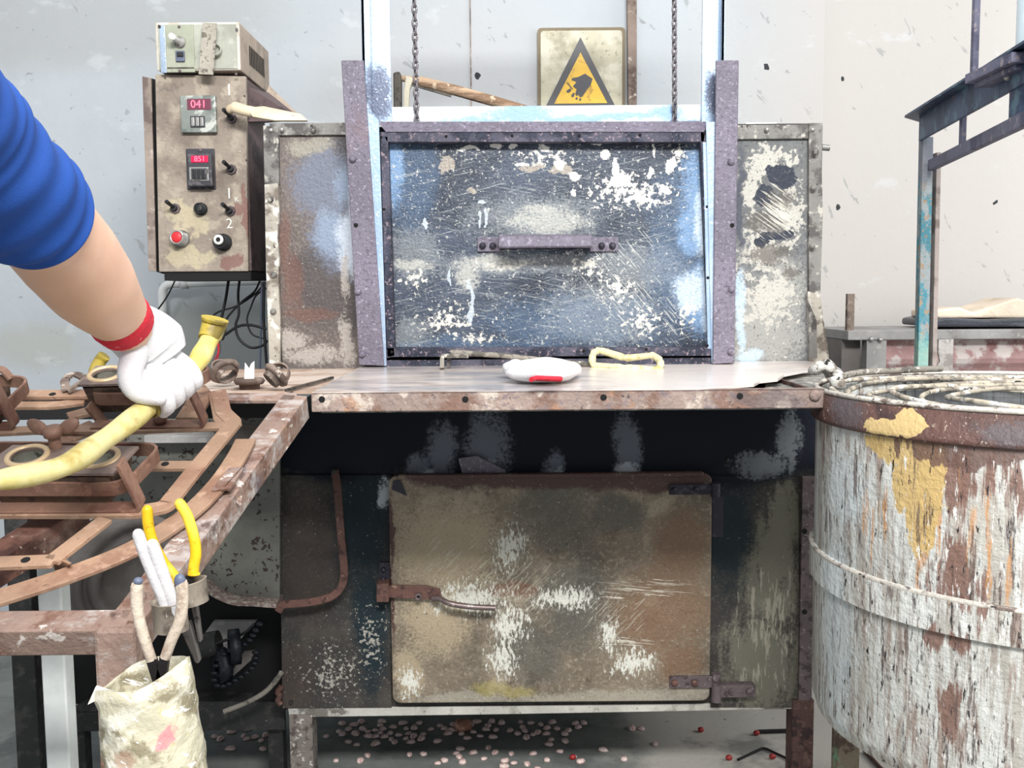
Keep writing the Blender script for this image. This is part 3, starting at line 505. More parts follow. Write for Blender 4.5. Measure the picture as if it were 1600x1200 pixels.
quad_plate([(1098, 222), (1108, 222), (1112, 545), (1106, 545)], DY-.0245, .004, 'frame_edge', M['blue_galv'], sd)
bolts([(595, 214), (697, 213), (800, 212), (905, 212), (1000, 211), (1101, 208), (600, 327), (612, 550), (912, 548), (1010, 546), (1105, 540), (1105, 323), (1106, 434)], DY-.0245, .0028, 'rivet', M['hole'], sd, h=.0012)
slab(603, 561, 1113, 573, F-.05, .03, 'sill', M['lilac_band'])
# handle
hd = MB()
bx0, bx1, bz0, bz1 = rect(779, 365, 925, 388, DY-.055)
hd.prism([V((bx0, DY-.034, bz1)), V((bx0, DY-.056, bz1-.004)), V((bx0, DY-.062, bz0+.003)), V((bx0, DY-.058, bz0)), V((bx0, DY-.020, bz0))], (bx1-bx0, 0, 0))
hd.box((bx0, DY-.055, bz0), (bx1, DY-.02, bz0+.005)); hd.box((bx0, DY-.05, bz0), (bx0+.008, DY, bz1)); hd.box((bx1-.008, DY-.05, bz0), (bx1, DY, bz1))
hh = hd.build('handle', M['lilac'], sd, bevel=.002)
for x0, x1, xb in ((746, 782, (754, 770)), (922, 966, (940, 957))):
    slab(x0, 370, x1, 393, DY-.006, .006, 'handle_plate', M['lilac'], sd)
    bolts([(xb[0], 384), (xb[1], 384)], DY-.006, .0062, 'bolt', M['hinge_dark'], sd, h=.009)
# shelf
TZ = .87; TYF = 1.33
fl, fr = onZ(487, 613, TZ), onZ(1292, 607, TZ)
fl.y = fr.y = TYF
tp = [V((fl.x, TYF, TZ))] + [V((onZ(x, y, TZ).x, max(onZ(x, y, TZ).y, TYF), TZ)) for x, y in ((1000, 611), (1090, 608), (1140, 603), (1178, 600), (1187, 595), (1215, 592), (1225, 585), (1262, 578))] + \
     [V((onZ(1275, 574, TZ).x, onZ(1275, 574, TZ).y, TZ)), V((at(1294, 568, F).x, F+.01, TZ)), V((at(568, 573, F).x, F+.01, TZ))]
MB().prism(tp, (0, 0, -.004)).build('shelf_plate', M['table'], fur)
MB().box((fl.x+.01, TYF+.012, TZ-.03), (at(1290, 600, TYF+.1).x, F, TZ-.022)).build('shelf_underlay', M['strip_grey'], fur)
MB().prism([V((at(1190, 600, 1.38).x, 1.36, TZ-.012)), V((at(1296, 600, 1.38).x, 1.36, TZ-.012)), V((at(1292, 590, 1.7).x, 1.72, TZ-.012)), V((at(1200, 590, 1.7).x, 1.72, TZ-.012))], (0, 0, -.003)).build('torn_sheet', M['strip_grey'], fur)
lx0, lx1, lz0, lz1 = fl.x, fr.x, at(890, 640, TYF).z, TZ-.001
MB().box((lx0, TYF-.006, lz0), (lx1, TYF, lz1)).box((lx0, TYF-.006, lz1-.003), (lx1, TYF+.02, lz1)).build('shelf_lip', M['table_rust'], fur, bevel=.0015)
MB().box((lx1-.004, TYF, lz0), (lx1, F, lz1-.005)).build('shelf_lip', M['leg_brown'], fur)
bolts([(503, 624), (727, 624), (943, 621), (1156, 619)], TYF-.006, .0044, 'hole', M['hole'], h=.0006, dome=False)
bolts([(1273, 618)], TYF-.006, .008, 'bolt', M['table_rust'])
# left platform belongs to the shelf
pz = TZ-.006
MB().prism([V((onZ(300, 612, pz).x, onZ(400, 612, pz).y, pz)), V((fl.x+.01, onZ(400, 612, pz).y, pz)), V((at(570, 573, F).x, F, pz)), V((at(330, 580, F).x, F, pz))], (0, 0, -.004)).build('side_platform', M['plank'], fur)
slab(340, 576, 575, 582, F-.01, .006, 'back_ledge', M['leg_grey'])
MB().bar(onZ(447, 610, pz+.004), onZ(520, 590, pz+.004), .004, .004).build('edge_wire', M['iron'], fur)
# lower cabinet
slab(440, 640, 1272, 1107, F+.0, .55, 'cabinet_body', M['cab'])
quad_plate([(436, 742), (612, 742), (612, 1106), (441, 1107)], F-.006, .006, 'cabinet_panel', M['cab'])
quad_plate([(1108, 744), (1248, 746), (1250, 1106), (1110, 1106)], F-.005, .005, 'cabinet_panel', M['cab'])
slab(1251, 745, 1272, 1095, F-.012, .012, 'corner_post', M['hinge'])
bolts([(1257, 830), (1257, 956)], F-.0125, .005, 'hole', M['hole'], h=.001, dome=False)
bolts([(1136, 719), (455, 1097), (700, 742)], F-.006, .004, 'bolt', M['dark'])
quad_plate([(716, 716), (745, 712), (765, 722), (790, 735), (790, 741), (722, 741)], F-.012, .01, 'torn_lining', M['lilac'])
cd = thing('cabinet_door', (0, -.02, 0), None, None); cd.parent = fur; cd['label'] = 'stained beige-brown hinged lower door'
CY = F-.024
X0, X1, Z0, Z1 = rect(610, 742, 1111, 1097, CY)
c4 = fillet([V((X0, CY, Z0)), V((X1, CY, Z0)), V((X1, CY, Z1)), V((X0, CY, Z1))], .018, 5, True)
MB().prism(c4, (0, .014, 0)).build('door_leaf', M['cabdoor'], cd, bevel=.002)
X0, X1, Z0, Z1 = rect(612, 740, 1108, 747, CY-.004)
MB().box((X0+.012, CY-.004, Z0), (X1-.01, CY+.012, Z1)).build('door_flange', M['cabdoor'], cd, bevel=.002)
MB().prism([at(614, 752, CY-.003), at(625, 750, CY-.006), at(636, 775, CY-.001), at(612, 765, CY-.001)], (0, .003, 0)).build('folded_corner', M['hinge_dark'], cd)
def hinge(parts, mat):
    for (x0, y0, x1, y1, Y, t) in parts: slab(x0, y0, x1, y1, Y, t, 'hinge_plate', mat, cd)
hinge([(1046, 757, 1114, 773, CY-.008, .007)], M['hinge_dark']); hinge([(1047, 1057, 1116, 1075, CY-.008, .007), (1122, 1071, 1180, 1090, CY-.002, .02)], M['hinge'])
slab(1112, 776, 1130, 840, F-.008, .008, 'hinge_plate', M['hinge_dark'], cd)
for x, y0, y1, mt in ((1118, 755, 776, 'hinge_dark'), (1119, 1052, 1096, 'hinge')):
    MB().tube([at(x, y0, CY-.006), at(x, y1, CY-.006)], .009, 12).build('hinge_barrel', M[mt], cd)
bolts([(1054, 1067), (1085, 1067)], CY-.008, .007, 'bolt', M['latch'], cd); bolts([(1142, 1081), (1170, 1080)], CY-.002, .006, 'bolt', M['hinge'], cd)
bolts([(1053, 766), (1087, 765)], CY-.008, .006, 'bolt', M['hinge_dark'], cd); bolts([(1108, 798), (1108, 829)], F-.012, .004, 'bolt', M['hinge_dark'], cd)
slab(592, 879, 610, 914, F-.014, .008, 'latch_mount', M['hinge_dark'], cd); bolts([(599, 890), (599, 905)], F-.014, .005, 'bolt', M['hinge_dark'], cd)
slab(588, 912, 607, 941, CY-.022, .034, 'latch_keeper', M['latch'], cd)
quad_plate([(604, 915), (665, 915), (688, 921), (690, 938), (655, 936), (606, 934)], CY-.014, .006, 'latch_bar', M['latch'], cd)
MB().lathe([(.003, 0), (.0065, 0), (.0065, .009), (.003, .009), (.003, 0)], at(654, 931, CY-.014), YN, 14).build('pivot', M['hinge'], cd)
MB().tube(smooth_path([at(676, 935, CY-.018), at(688, 936, CY-.026), at(703, 943, CY-.035), at(735, 948, CY-.035), at(774, 950, CY-.035)], 5), .0055, 12).build('latch_handle', M['rod'], cd)
# bent strap on the cabinet
sp_ = smooth_path([at(523, 735, F-.012), at(527, 760, F-.03), at(530, 800, F-.04), at(534, 850, F-.045), at(538, 895, F-.045), at(533, 917, F-.045), at(519, 931, F-.045), at(495, 939, F-.045), at(462, 943, F-.045), at(442, 945, F-.045), at(434, 956, F-.045)], 4)
MB().ribbon(sp_, (0, 1, 0), .0145, .005).build('bent_strap', M['latch'], fur, bevel=.001, label='bent rusty strap')
MB().dome(at(523, 737, F-.01), .007, YN, .01).build('bolt', M['dark'], fur)
# base beam, legs
quad_plate([(450, 1107), (900, 1102), (1240, 1098), (1240, 1108), (800, 1116), (452, 1121)], F-.004, .03, 'base_beam', M['beam_grey'])
X0, X1, _, Z1 = rect(452, 1118, 488, 1150, F-.01); MB().box((X0, F-.01, 0), (X1, F+.034, Z1)).build('leg', M['leg_grey'], fur, bevel=.001)
X0, X1, _, Z1 = rect(1238, 1094, 1272, 1150, F-.01); MB().box((X0, F-.01, 0), (X1, F+.034, Z1)).build('leg', M['leg_brown'], fur, bevel=.002)
for x in (500, 1212): p = at(x, 1140, 2.36); MB().box((p.x-.02, 2.34, 0), (p.x+.02, 2.38, at(800, 1095, F).z)).build('leg', M['dark'], fur)
# bits on top of the furnace
tz = rect(1150, 195, 1267, 217, F+.03)[3]
MB().prism([V((at(1165, 190, 1.93).x, 1.93, tz+.001)), V((at(1213, 190, 1.93).x, 1.93, tz+.001)), V((at(1213, 190, 1.93).x, 1.99, tz+.001)), V((at(1172, 190, 1.93).x, 1.99, tz+.001))], (0, 0, .012)).build('plaster_block', M['white'], label='white broken plaster block lying on furnace roof by the right upright', cat='block')
MB().box((at(1150, 190, 1.95).x, 1.92, tz+.001), (at(1166, 190, 1.95).x, 1.98, tz+.008)).build('iron_offcut', M['black'], label='small black iron offcut beside the white block on furnace roof', cat='offcut')
MB().box((at(522, 190, 1.93).x, 1.93, tz+.001), (at(538, 190, 1.93).x, 1.98, tz+.005)).build('iron_offcut', M['black'], label='thin black iron offcut on furnace roof by the left upright', cat='offcut')
# ------------------------------------------------------------------ chains
def chain(x0, x1, ytop, ybot, side):
    top, bot = at(x0, ytop, F-.02), at(x1, ybot, F-.02)
    c = thing('chain', bot, 'dusty steel chain hanging to the lintel beside the %s lift channel' % side, 'chain')
    n = int((top-bot).length/.0122); lm = None
    for i in range(n):
        p = bot+(top-bot)*(i/n)
        if lm is None:
            pts = [V((.0042*math.cos(a), 0, .0085*math.sin(a))) for a in [2*math.pi*k/12 for k in range(12)]]
            o = MB().tube(pts, .0019, 6, closed=True).build('link', M['chain'], keep=True); lm = o.data; o.parent = c
        else:
            o = bpy.data.objects.new('link', lm); COL.objects.link(o); o.parent = c
        o.location = p-bot; o.rotation_euler = (0, .05, math.pi/2*(i % 2)+.5)
chain(642, 651, -252, 188, 'left'); chain(1053, 1054, -252, 188, 'right')
# ------------------------------------------------------------------ wall things
sg = thing('warning_sign', at(908, 165, WY), 'grimy plate with yellow and black hand-injury warning triangle on wall', 'sign')
X0, X1, Z0, Z1 = rect(840, 43, 977, 178, WY-.012)
MB().prism(fillet([V((X0, WY-.012, Z0)), V((X1, WY-.012, Z0)), V((X1, WY-.012, Z1)), V((X0, WY-.012, Z1))], .012, 4, True), (0, .012, 0)).build('plate_edge', M['sign_edge'], sg)
e = .008
MB().prism(fillet([V((X0+e, WY-.014, Z0+e)), V((X1-e, WY-.014, Z0+e)), V((X1-e, WY-.014, Z1-e)), V((X0+e, WY-.014, Z1-e))], .01, 4, True), (0, .003, 0)).build('plate', M['sign_plate'], sg, bevel=.001)
def flat(pts, Y, t, name, mat, par): MB().prism([at(x, y, Y) for x, y in pts], (0, t, 0)).build(name, mat, par)
flat([(907, 58), (963, 169), (851, 170)], WY-.0155, .002, 'black_triangle', M['black_sign'], sg)
flat([(907, 82), (949, 161), (866, 162)], WY-.0165, .002, 'yellow_triangle', M['yellow_sign'], sg)
flat([(914, 115), (926, 123), (923, 133), (917, 140), (910, 151), (906, 152), (904, 148), (901, 150), (899, 147), (901, 139), (895, 135), (901, 128), (893, 125), (894, 122), (904, 120)], WY-.0175, .002, 'hand_pictogram', M['black_sign'], sg)
for pts in ([(885, 128), (889, 131), (896, 140), (892, 138)], [(886, 141), (891, 138), (893, 141), (889, 145), (885, 144)], [(893, 148), (897, 144), (898, 147), (896, 152), (893, 151)], [(900, 152), (903, 152), (902, 156), (899, 155)], [(905, 154), (908, 153), (908, 157), (905, 157)]):
    flat(pts, WY-.0175, .002, 'fingertip_pictogram', M['black_sign'], sg)
quad_plate([(979, -120), (995, -120), (995, 176), (982, 176)], WY-.03, .02, 'wall_bar', M['wallbar'], parent=None, label='rusty vertical flat bar on wall beside the warning sign', cat='bar')
pk = thing('long_hammer', at(640, 190, 2.1), 'wooden handled iron hammer leaning behind the furnace lintel', 'hammer')
PY = 2.12
quad_plate([(614, 113), (624, 111), (627, 118), (627, 190), (615, 190)], PY, .022, 'hammer_head', M['iron'], pk, bevel=.003)
quad_plate([(634, 118), (646, 122), (640, 140), (637, 190), (629, 190), (631, 140)], PY, .014, 'wedge', M['bone'], pk, bevel=.002)
MB().tube([at(626, 122, PY+.01), at(660, 128, PY+.01), at(700, 138, PY+.01), at(760, 155, PY+.01), at(820, 172, PY+.02), at(900, 196, PY+.04)], [.006, .011, .0115, .0115, .011, .011], 10).build('handle', M['wood'], pk)
MB().bar(at(640, 131, PY+.01), at(705, 150, PY+.01), .006, .005).build('splint', M['iron'], pk)
MB().tube(fillet([at(258, 620, 2.66), at(253, 444, 2.66), at(430, 438, 2.66)], .03, 6), .0115, 14).build('water_pipe', M['whitepipe'], label='white plastic elbow pipe on wall under the control box', cat='pipe')
for a, b in ((282, 290), ): MB().lathe([(.0125, 0), (.0145, 0), (.0145, .02), (.0125, .02)], at(a, 443, 2.66), (1, 0, 0), 14).build('pipe_coupling', M['whitepipe'], label='white coupling collar on the plastic wall pipe', cat='coupling')
# ------------------------------------------------------------------ control box
BY = 2.0
cb = thing('control_box', (at(315, 425, BY).x, BY+.1, at(315, 425, BY).z), 'dusty beige control box with red displays, switches and buttons', 'control box')
quad_plate([(242, 116), (384, 119), (388, 424), (248, 425)], BY, .012, 'front_plate', M['box'], cb, bevel=.002)
def quad3(pts, name, mat, par, ext=(0, .003, 0)): return MB().prism(pts, ext).build(name, mat, par)
X0, X1, Z0, Z1 = rect(246, 119, 386, 424, BY)
MB().box((X0+.004, BY+.012, Z0), (X1, BY+.16, Z1)).build('box_body', M['box_side'], cb, bevel=.002)
MB().box((X0+.004, BY+.005, Z0-.018), (X1, BY+.16, Z0-.001)).build('box_underside', M['black'], cb)
quad_plate([(222, 119), (236, 122), (244, 424), (232, 423)], BY+.03, .006, 'back_flange', M['box_flange'], cb)
quad_plate([(236, 122), (249, 126), (254, 428), (243, 424)], BY+.05, .05, 'gap_strip', M['black'], cb)  # black strip standing in for the dark gap beside the flange
MB().prism([at(386, 134, 2.01), at(420, 145, 2.15), at(474, 188, 2.15), at(388, 190, 2.01)], (0, .01, 0)).build('gusset', M['box_side'], cb)
MB().prism([at(420, 133, 2.17), at(474, 186, 2.17), at(400, 192, 2.17)], (0, .01, 0)).build('gusset', M['ctrl_side'], cb)
m1 = thing('timer_display', (0, 0, 0), None, None); m1.parent = cb
X0, X1, Z0, Z1 = rect(282, 149, 337, 207, BY-.012); MB().box((X0, BY-.012, Z0), (X1, BY, Z1)).build('display_body', M['meter'], m1, bevel=.0015)
slab(292, 154, 330, 172, BY-.0125, .002, 'display_window', M['led_dark'], m1)
slab(297, 181, 320, 199, BY-.014, .003, 'thumbwheel_panel', M['meter_dark'], m1)
for x in (300.5, 307.5, 314.5): slab(x-2, 183, x+3, 197, BY-.0155, .002, 'thumbwheel', M['chrome'], m1)
m2 = thing('timer_display', (0, 0, 0), None, None); m2.parent = cb
slab(291, 232, 336, 296, BY-.004, .005, 'display_plate', M['meter_dark'], m2, bevel=.002)
slab(293, 240, 331, 291, BY-.022, .02, 'display_body', M['meter_dark'], m2, bevel=.002)
slab(298, 243, 325, 254, BY-.0232, .002, 'display_window', M['led'], m2)
slab(295.5, 261, 326, 283, BY-.0236, .002, 'thumbwheel_border', M['chrome'], m2); slab(298.5, 263, 323, 281, BY-.0245, .002, 'thumbwheel_panel', M['meter_dark'], m2)
for x in (302.5, 309.5, 316.5): slab(x-2, 265, x+3, 279, BY-.026, .002, 'thumbwheel', M['rubber'], m2)
bolts([(313, 235), (313, 293)], BY-.004, .0035, 'screw', M['hinge'], m2, h=.002)
def text(body, px, py, size, Y, mat, par, name='lettering', ext=.0004):
    cu = bpy.data.curves.new(name, 'FONT'); cu.body = body; cu.size = size; cu.align_x = 'CENTER'; cu.align_y = 'CENTER'; cu.extrude = ext
    o = bpy.data.objects.new(name, cu); COL.objects.link(o); cu.materials.append(mat); o.rotation_euler = (math.pi/2, 0, 0)
    p = at(px, py, Y); L = V(); q = par
    while q is not None: L += q.location; q = q.parent
    me = bpy.data.meshes.new_from_object(o); mo = bpy.data.objects.new(name, me); COL.objects.link(mo); mo.rotation_euler = o.rotation_euler
    bpy.data.objects.remove(o); mo.parent = par; mo.location = p-L; return mo
text('041', 310, 163, .021, BY-.0135, M['led_digit'], m1); text('851', 312, 248.5, .015, BY-.0238, M['led_digit'], m2)
text('1', 358, 141, .032, BY-.0008, M['chalk'], cb); text('1', 358, 303, .03, BY-.0008, M['chalk'], cb); text('K', 370, 312, .014, BY-.0008, M['chalk'], cb); text('2', 358.5, 350, .028, BY-.0008, M['chalk'], cb)
def toggle(px, py):
    t = thing('toggle_switch', (0, 0, 0), None, None); t.parent = cb
    p = at(px+2, py+2, BY); MB().lathe([(0, .004), (.010, .004), (.011, 0), (.009, -.001)], p, YN, 8, False).build('switch_nut', M['hinge'], t)
    MB().tube([p, p+V((0, -.012, .002))], .006, 10).build('switch_collar', M['rubber'], t)
    MB().tube([p+V((0, -.010, .002)), p+V((-.006, -.034, .011))], [.0032, .0042], 8).build('switch_lever', M['rubber'], t)
for x, y in ((360, 183), (360, 263), (272, 324), (358, 328)): toggle(x, y)
def button(px, py, r, cm, ring, tilt=0, cr=.72, ln=.024):
    b = thing('push_button', (0, 0, 0), None, None); b.parent = cb; p = at(px+2, py+2, BY)
    MB().lathe([(r*.9, 0), (r*1.1, 0), (r*1.1, .006), (r*.95, .006), (r*.95, ln), (r*cr, ln), (r*cr, ln-.003)], p, (-.12, -1, .08), 24).build('button_ring', ring, b)
    MB().lathe([(0, ln+.001), (r*cr*.8, ln+.001), (r*cr, ln-.001), (r*cr, ln-.006)], p, (-.12, -1, .08), 24).build('button_cap', cm, b); return b
button(282, 371, .0155, M['red'], M['chrome']); button(313, 325, .0115, M['rubber'], M['rubber'], ln=.014)
b = button(348, 377, .0155, M['rubber'], M['rubber'], ln=.022); p = at(348, 377, BY)
MB().lathe([(.005, .025), (.010, .025), (.010, .021), (.005, .021), (.005, .025)], p+V((.001, 0, 0)), (-.12, -1, .08), 20).build('button_ring', M['white'], b)
for x, y in ((258, 122), (382, 150), (385, 250)): bolts([(x, y)], BY, .002, 'screw', M['iron'], cb, h=.001)
# controller on top of it
cz = rect(246, 114, 386, 424, BY)[3]
ct = thing('speed_controller', (at(310, 115, BY).x, BY+.1, cz), 'grey-green controller box with white knob strapped on top of control box', 'controller')
X0, X1, Z0, Z1 = rect(244, 35, 375, 115, BY-.01); Z0 = cz+.002
MB().box((X0+.003, BY-.008, Z0), (X1, BY+.225, Z1)).build('case', M['ctrl_side'], ct, bevel=.002)
MB().box((X0, BY-.012, Z0), (X1, BY-.008, Z1)).build('front_bezel', M['ctrl_frame'], ct, bevel=.002)
MB().box((X0+.006, BY-.014, Z0+.003), (X1-.005, BY-.011, Z1-.005)).build('front_plate', M['ctrl'], ct)
slab(259, 38, 303, 113, BY-.017, .004, 'control_plate', M['ctrl_plate'], ct)
slab(250, 40, 259, 114, BY-.0145, .002, 'blue_tape', M['blue_galv'], ct)
slab(261, 105, 303, 107, BY-.018, .001, 'plate_seam', M['iron'], ct)
bolts([(280, 42), (281, 111), (249, 41), (370, 46), (369, 116)], BY-.017, .003, 'screw', M['hinge'], ct, h=.002)
kp = at(281, 66, BY-.017)
MB().lathe([(.012, 0), (.011, .004), (.006, .006), (.006, .03), (0, .03)], kp, (-.25, -1, .15), 18).build('knob', M['chrome'], ct)
MB().lathe([(0, .031), (.0065, .031), (.0065, .024)], kp, (-.25, -1, .15), 18).build('knob_cap', M['white'], ct)
slab(274, 79, 288, 96, BY-.021, .005, 'rocker_switch', M['bluetip'], ct, bevel=.001); slab(276, 81, 286, 88, BY-.024, .005, 'rocker_face', M['rubber'], ct, bevel=.001)
MB().lathe([(.012, 0), (.0125, .014), (.010, .015), (.009, .004), (0, .004)], at(338, 79, BY-.014), (.1, -1, 0), 22).build('round_cap', M['ctrl'], ct)
quad_plate([(316, 35), (339, 36), (333, 117), (310, 116)], BY-.034, .003, 'strap', M['strap'], ct, label='mottled tape strap')
for i in range(10):
    y = BY+.06+i*.0125; x = X1+.0003; zc = (Z0+Z1)/2+.0
    MB().box((x-.002, y, zc-.02), (x+.0012, y+.0035, zc+.018)).build('vent_slot', M['hole'], ct)
# cream cardboard roll over the switch
cd_ = thing('cardboard_scrap', at(420, 188, 1.97), 'cream cardboard scrap rolled over a toggle of the control box', 'cardboard')
MB().tube(smooth_path([at(356, 173, 1.955), at(366, 168, 1.95), at(380, 172, 1.95), at(395, 175, 1.95), at(415, 180, 1.95)], 4), [.006]+[.010]*3+[.0125]*5+[.012]*4+[.009]*4, 12, flat=.8).build('rolled_end', M['card'], cd_)
MB().prism([at(384, 168, 1.95), at(412, 166, 1.96), at(470, 178, 1.93), at(480, 188, 1.90), at(430, 188, 1.90), at(395, 182, 1.93)], (0, .004, -.002)).build('flap', M['card'], cd_)
# cables
def cable(name, pts, r, label, mat='cable', cat='cable', Y=2.1, n=8):
    P = [at(p[0], p[1], p[2] if len(p) > 2 else Y) for p in pts]
    return MB().tube(smooth_path(P, n), r, 8).build(name, M[mat], label=label, cat=cat)
cable('power_cable', [(358, 432), (352, 470), (344, 505), (342, 512)], .0032, 'thick black cable from control box down to olive connector')
cable('power_cable', [(375, 432), (372, 460), (373, 490), (368, 510), (374, 530), (392, 543), (410, 540), (418, 532)], .0028, 'black cable looping lowest under the control box')
cable('signal_cable', [(408, 434), (398, 455), (380, 470), (360, 490), (348, 508)], .0022, 'thin black cable slanting from box corner to connector')
cable('signal_cable', [(414, 440), (400, 458), (370, 478), (340, 488), (322, 505), (316, 517), (322, 525)], .0020, 'thin black cable curling out to the yellow hose')
cable('signal_cable', [(416, 450), (400, 462), (392, 480), (386, 500), (394, 522), (416, 530)], .0020, 'thin black cable bowing beside the furnace edge strip')
cable('signal_cable', [(352, 523), (372, 510), (392, 508), (416, 514)], .0030, 'thick horizontal black cable from connector to furnace')
cable('signal_cable', [(409, 440), (408, 500), (406, 578)], .0022, 'straight bluish cable running down beside furnace', mat='bluetip')
cable('signal_cable', [(413, 440), (412, 500), (417, 578)], .0030, 'dark cable running down hard against furnace corner strip')
cable('drain_cable', [(277, 430, 2.6), (268, 450, 2.6), (258, 468, 2.6), (245, 486, 2.6)], .0022, 'short black cable on the wall across the white pipe')
cn = thing('plug_connector', at(341, 530, 2.1), 'olive plug connector with frayed wires hanging below control box', 'connector')
quad_plate([(334, 508), (350, 511), (350, 522), (345, 533), (338, 532), (334, 520)], 2.09, .02, 'plug_body', M['connector'], cn, bevel=.002)
for a, b, mt in ((340, 331, 'redcuff'), (343, 326, 'tool_steel'), (341, 338, 'redcuff')): MB().tube(smooth_path([at(a, 532, 2.1), at(a+1, 550, 2.1), at((a+b)/2, 562, 2.1), at(b, 582, 2.1)], 4), .0016, 6).build('wire', M[mt], cn)
# ------------------------------------------------------------------ right-hand side: press, bench
BX = 2.45
bn = thing('metal_bench', (at(1450, 600, BX).x, BX+.2, 0), 'grey metal bench with faded red corrugated front panel', 'bench')
X0, X1, Z0, Z1 = rect(1325, 515, 1720, 530, BX)
MB().box((X0, BX, Z0), (X1, BX+.3, Z1)).build('bench_top', M['bench'], bn, bevel=.002)
xa, xb_ = at(1355, 550, BX).x, at(1386, 550, BX).x
MB().box((X0+.002, BX+.05, 0), (xa, BX+.3, Z0)).build('side_panel', M['bench_dark'], bn)
MB().box((xa, BX+.004, 0), (xb_, BX+.04, Z0)).build('leg', M['bench'], bn, bevel=.001)
MB().box((X1-.05, BX+.004, 0), (X1, BX+.04, Z0)).build('leg', M['bench'], bn, bevel=.001)
bolts([(1361, 530), (1375, 531)], BX-.002, .006, 'bolt', M['chrome'], bn)
m = MB(); prof = []
zt = Z0-.002
for i in range(40): prof.append((zt-i*.012, .008*math.sin(i*1.1)))
vs = []; 
for z, d in prof: vs += [V((xb_, BX+.03+d, z)), V((X1-.05, BX+.03+d, z)), V((X1-.05, BX+.035+d, z)), V((xb_, BX+.035+d, z))]
fs = []
for i in range(39):
    a = i*4; fs += [(a, a+1, a+5, a+4), (a+2, a+3, a+7, a+6), (a+1, a+2, a+6, a+5), (a+3, a, a+4, a+7)]
m.add(vs, fs).build('corrugated_panel', M['redpanel'], bn)
X0b, X1b, Z0b, Z1b = rect(1324, 459, 1335, 520, BX+.02)
MB().box((X0b, BX+.02, Z0b), (X1b, BX+.035, Z1b)).build('upright_bar', M['wallbar'], bn)
m = MB(); top = [(1462, 497), (1462, 484), (1500, 480), (1520, 488), (1545, 480), (1590, 465), (1610, 472), (1640, 480), (1700, 478), (1700, 497)]
m.prism([at(x, y, BX+.06) for x, y in top], (0, .16, .0)).build('folded_sacking', M['paper'], label='sand-coloured folded sacking heaped on the grey bench', cat='sacking', bevel=.006)
m = MB(); m.prism([at(x, y, BX+.03) for x, y in [(1462, 511), (1462, 500), (1480, 496), (1540, 499), (1600, 497), (1700, 498), (1700, 511)]], (0, .22, 0)).build('plastic_sheet', M['bagdark'], label='dark folded plastic sheet lying under the sacking on bench', cat='sheet', bevel=.006)
pr = thing('press_frame', (at(1448, 580, 1.9).x, 1.9, 0), 'old press frame with flaking green post and blue-grey angle beam', 'press')
a, b = at(1447, 215, 1.9), at(1439, 575, 1.9); bb = a+(b-a)*(a.z/(a.z-b.z))
MB().bar(a, bb, .02, .02, up=(0, 1, 0)).build('post', M['greenpost'], pr, bevel=.001)
a, b = at(1462, 240, 1.91), at(1455, 575, 1.91); bb = a+(b-a)*(a.z/(a.z-b.z))
MB().bar(a, bb, .008, .03, up=(0, 1, 0)).build('post', M['pinkpost'], pr)
q0, q1 = at(1438, 210, 1.9), at(1600, 124, 1.39); dd = (q1-q0); q2 = q0+dd*1.6
zt = (q0.z+q1.z)/2
def lvl(p, z): return V((p.x, p.y, z))
MB().bar(lvl(q0, at(1464, 201, 1.9).z), lvl(q2, at(1464, 201, 1.9).z), .006, .046).build('beam_web', M['bluebeam'], pr, bevel=.001)
zz = at(1464, 182, 1.9).z; q00 = q0-dd*.02+V((-.01, 0, 0))
MB().prism([lvl(q00+V((-.018, .0, 0)), zz), lvl(q2+V((-.012, 0, 0)), zz), lvl(q2+V((.05, 0, 0)), zz), lvl(q00+V((.04, .06, 0)), zz)], (0, 0, .004)).build('beam_flange', M['bluebeam'], pr)
g0, g1 = at(1455, 250, 1.88), at(1600, 199, 1.39); zg = (g0.z+g1.z)/2
MB().bar(lvl(g0, zg), lvl(g0+(g1-g0)*1.6, zg), .012, .02).build('lower_rail', M['bluebeam2'], pr, bevel=.001)
for t, w in ((.40, .012), (.93, .03)):
    p = g0+(g1-g0)*t; MB().box((p.x-.003, p.y-w/2, zg), (p.x+.004, p.y+w/2, zz-.01)).build('spacer', M['bluebeam2'] if t < .5 else M['bluebeam'], pr)
bolts([(1574, 120)], 1.44, .006, 'bolt', M['chrome'], pr)
p = at(1521, 138, 1.62); MB().box((p.x-.004, p.y-.004, zz), (p.x+.005, p.y+.006, 2.2)).build('guide_rod', M['bluebeam2'], pr)
p = at(1575, 106, 1.45); MB().box((p.x-.03, p.y-.07, p.z-.008), (p.x+.09, p.y+.07, p.z+.006)).box((p.x-.02, p.y-.06, p.z-.016), (p.x+.08, p.y+.06, p.z-.008)).build('press_plate', M['bluebeam2'], pr, bevel=.001)
p2 = at(1600, 80, 1.45); MB().box((p.x+.01, p.y-.04, p.z+.006), (p.x+.09, p.y+.04, p.z+.024)).build('press_block', M['bluebeam'], pr, bevel=.001)
MB().tube([V((p.x+.045, p.y, p.z+.024)), V((p.x+.045, p.y, 2.2))], .032, 24).build('ram_cylinder', M['bluemetal'], pr)
bd = MB().prism([at(x, y, 2.1) for x, y in [(1467, 531), (1490, 530), (1488, 600), (1487, 640), (1465, 640), (1467, 590), (1463, 575), (1469, 565), (1466, 550)]], (0, .006, 0))
X0 = at(1467, 600, 2.1).x; X1 = at(1488, 600, 2.1).x; bd.box((X0, 2.1, 0), (X1, 2.106, at(1480, 640, 2.1).z))
bd.build('metal_board', M['paleboard'], label='pale ragged-edged metal board standing behind drum', cat='board')
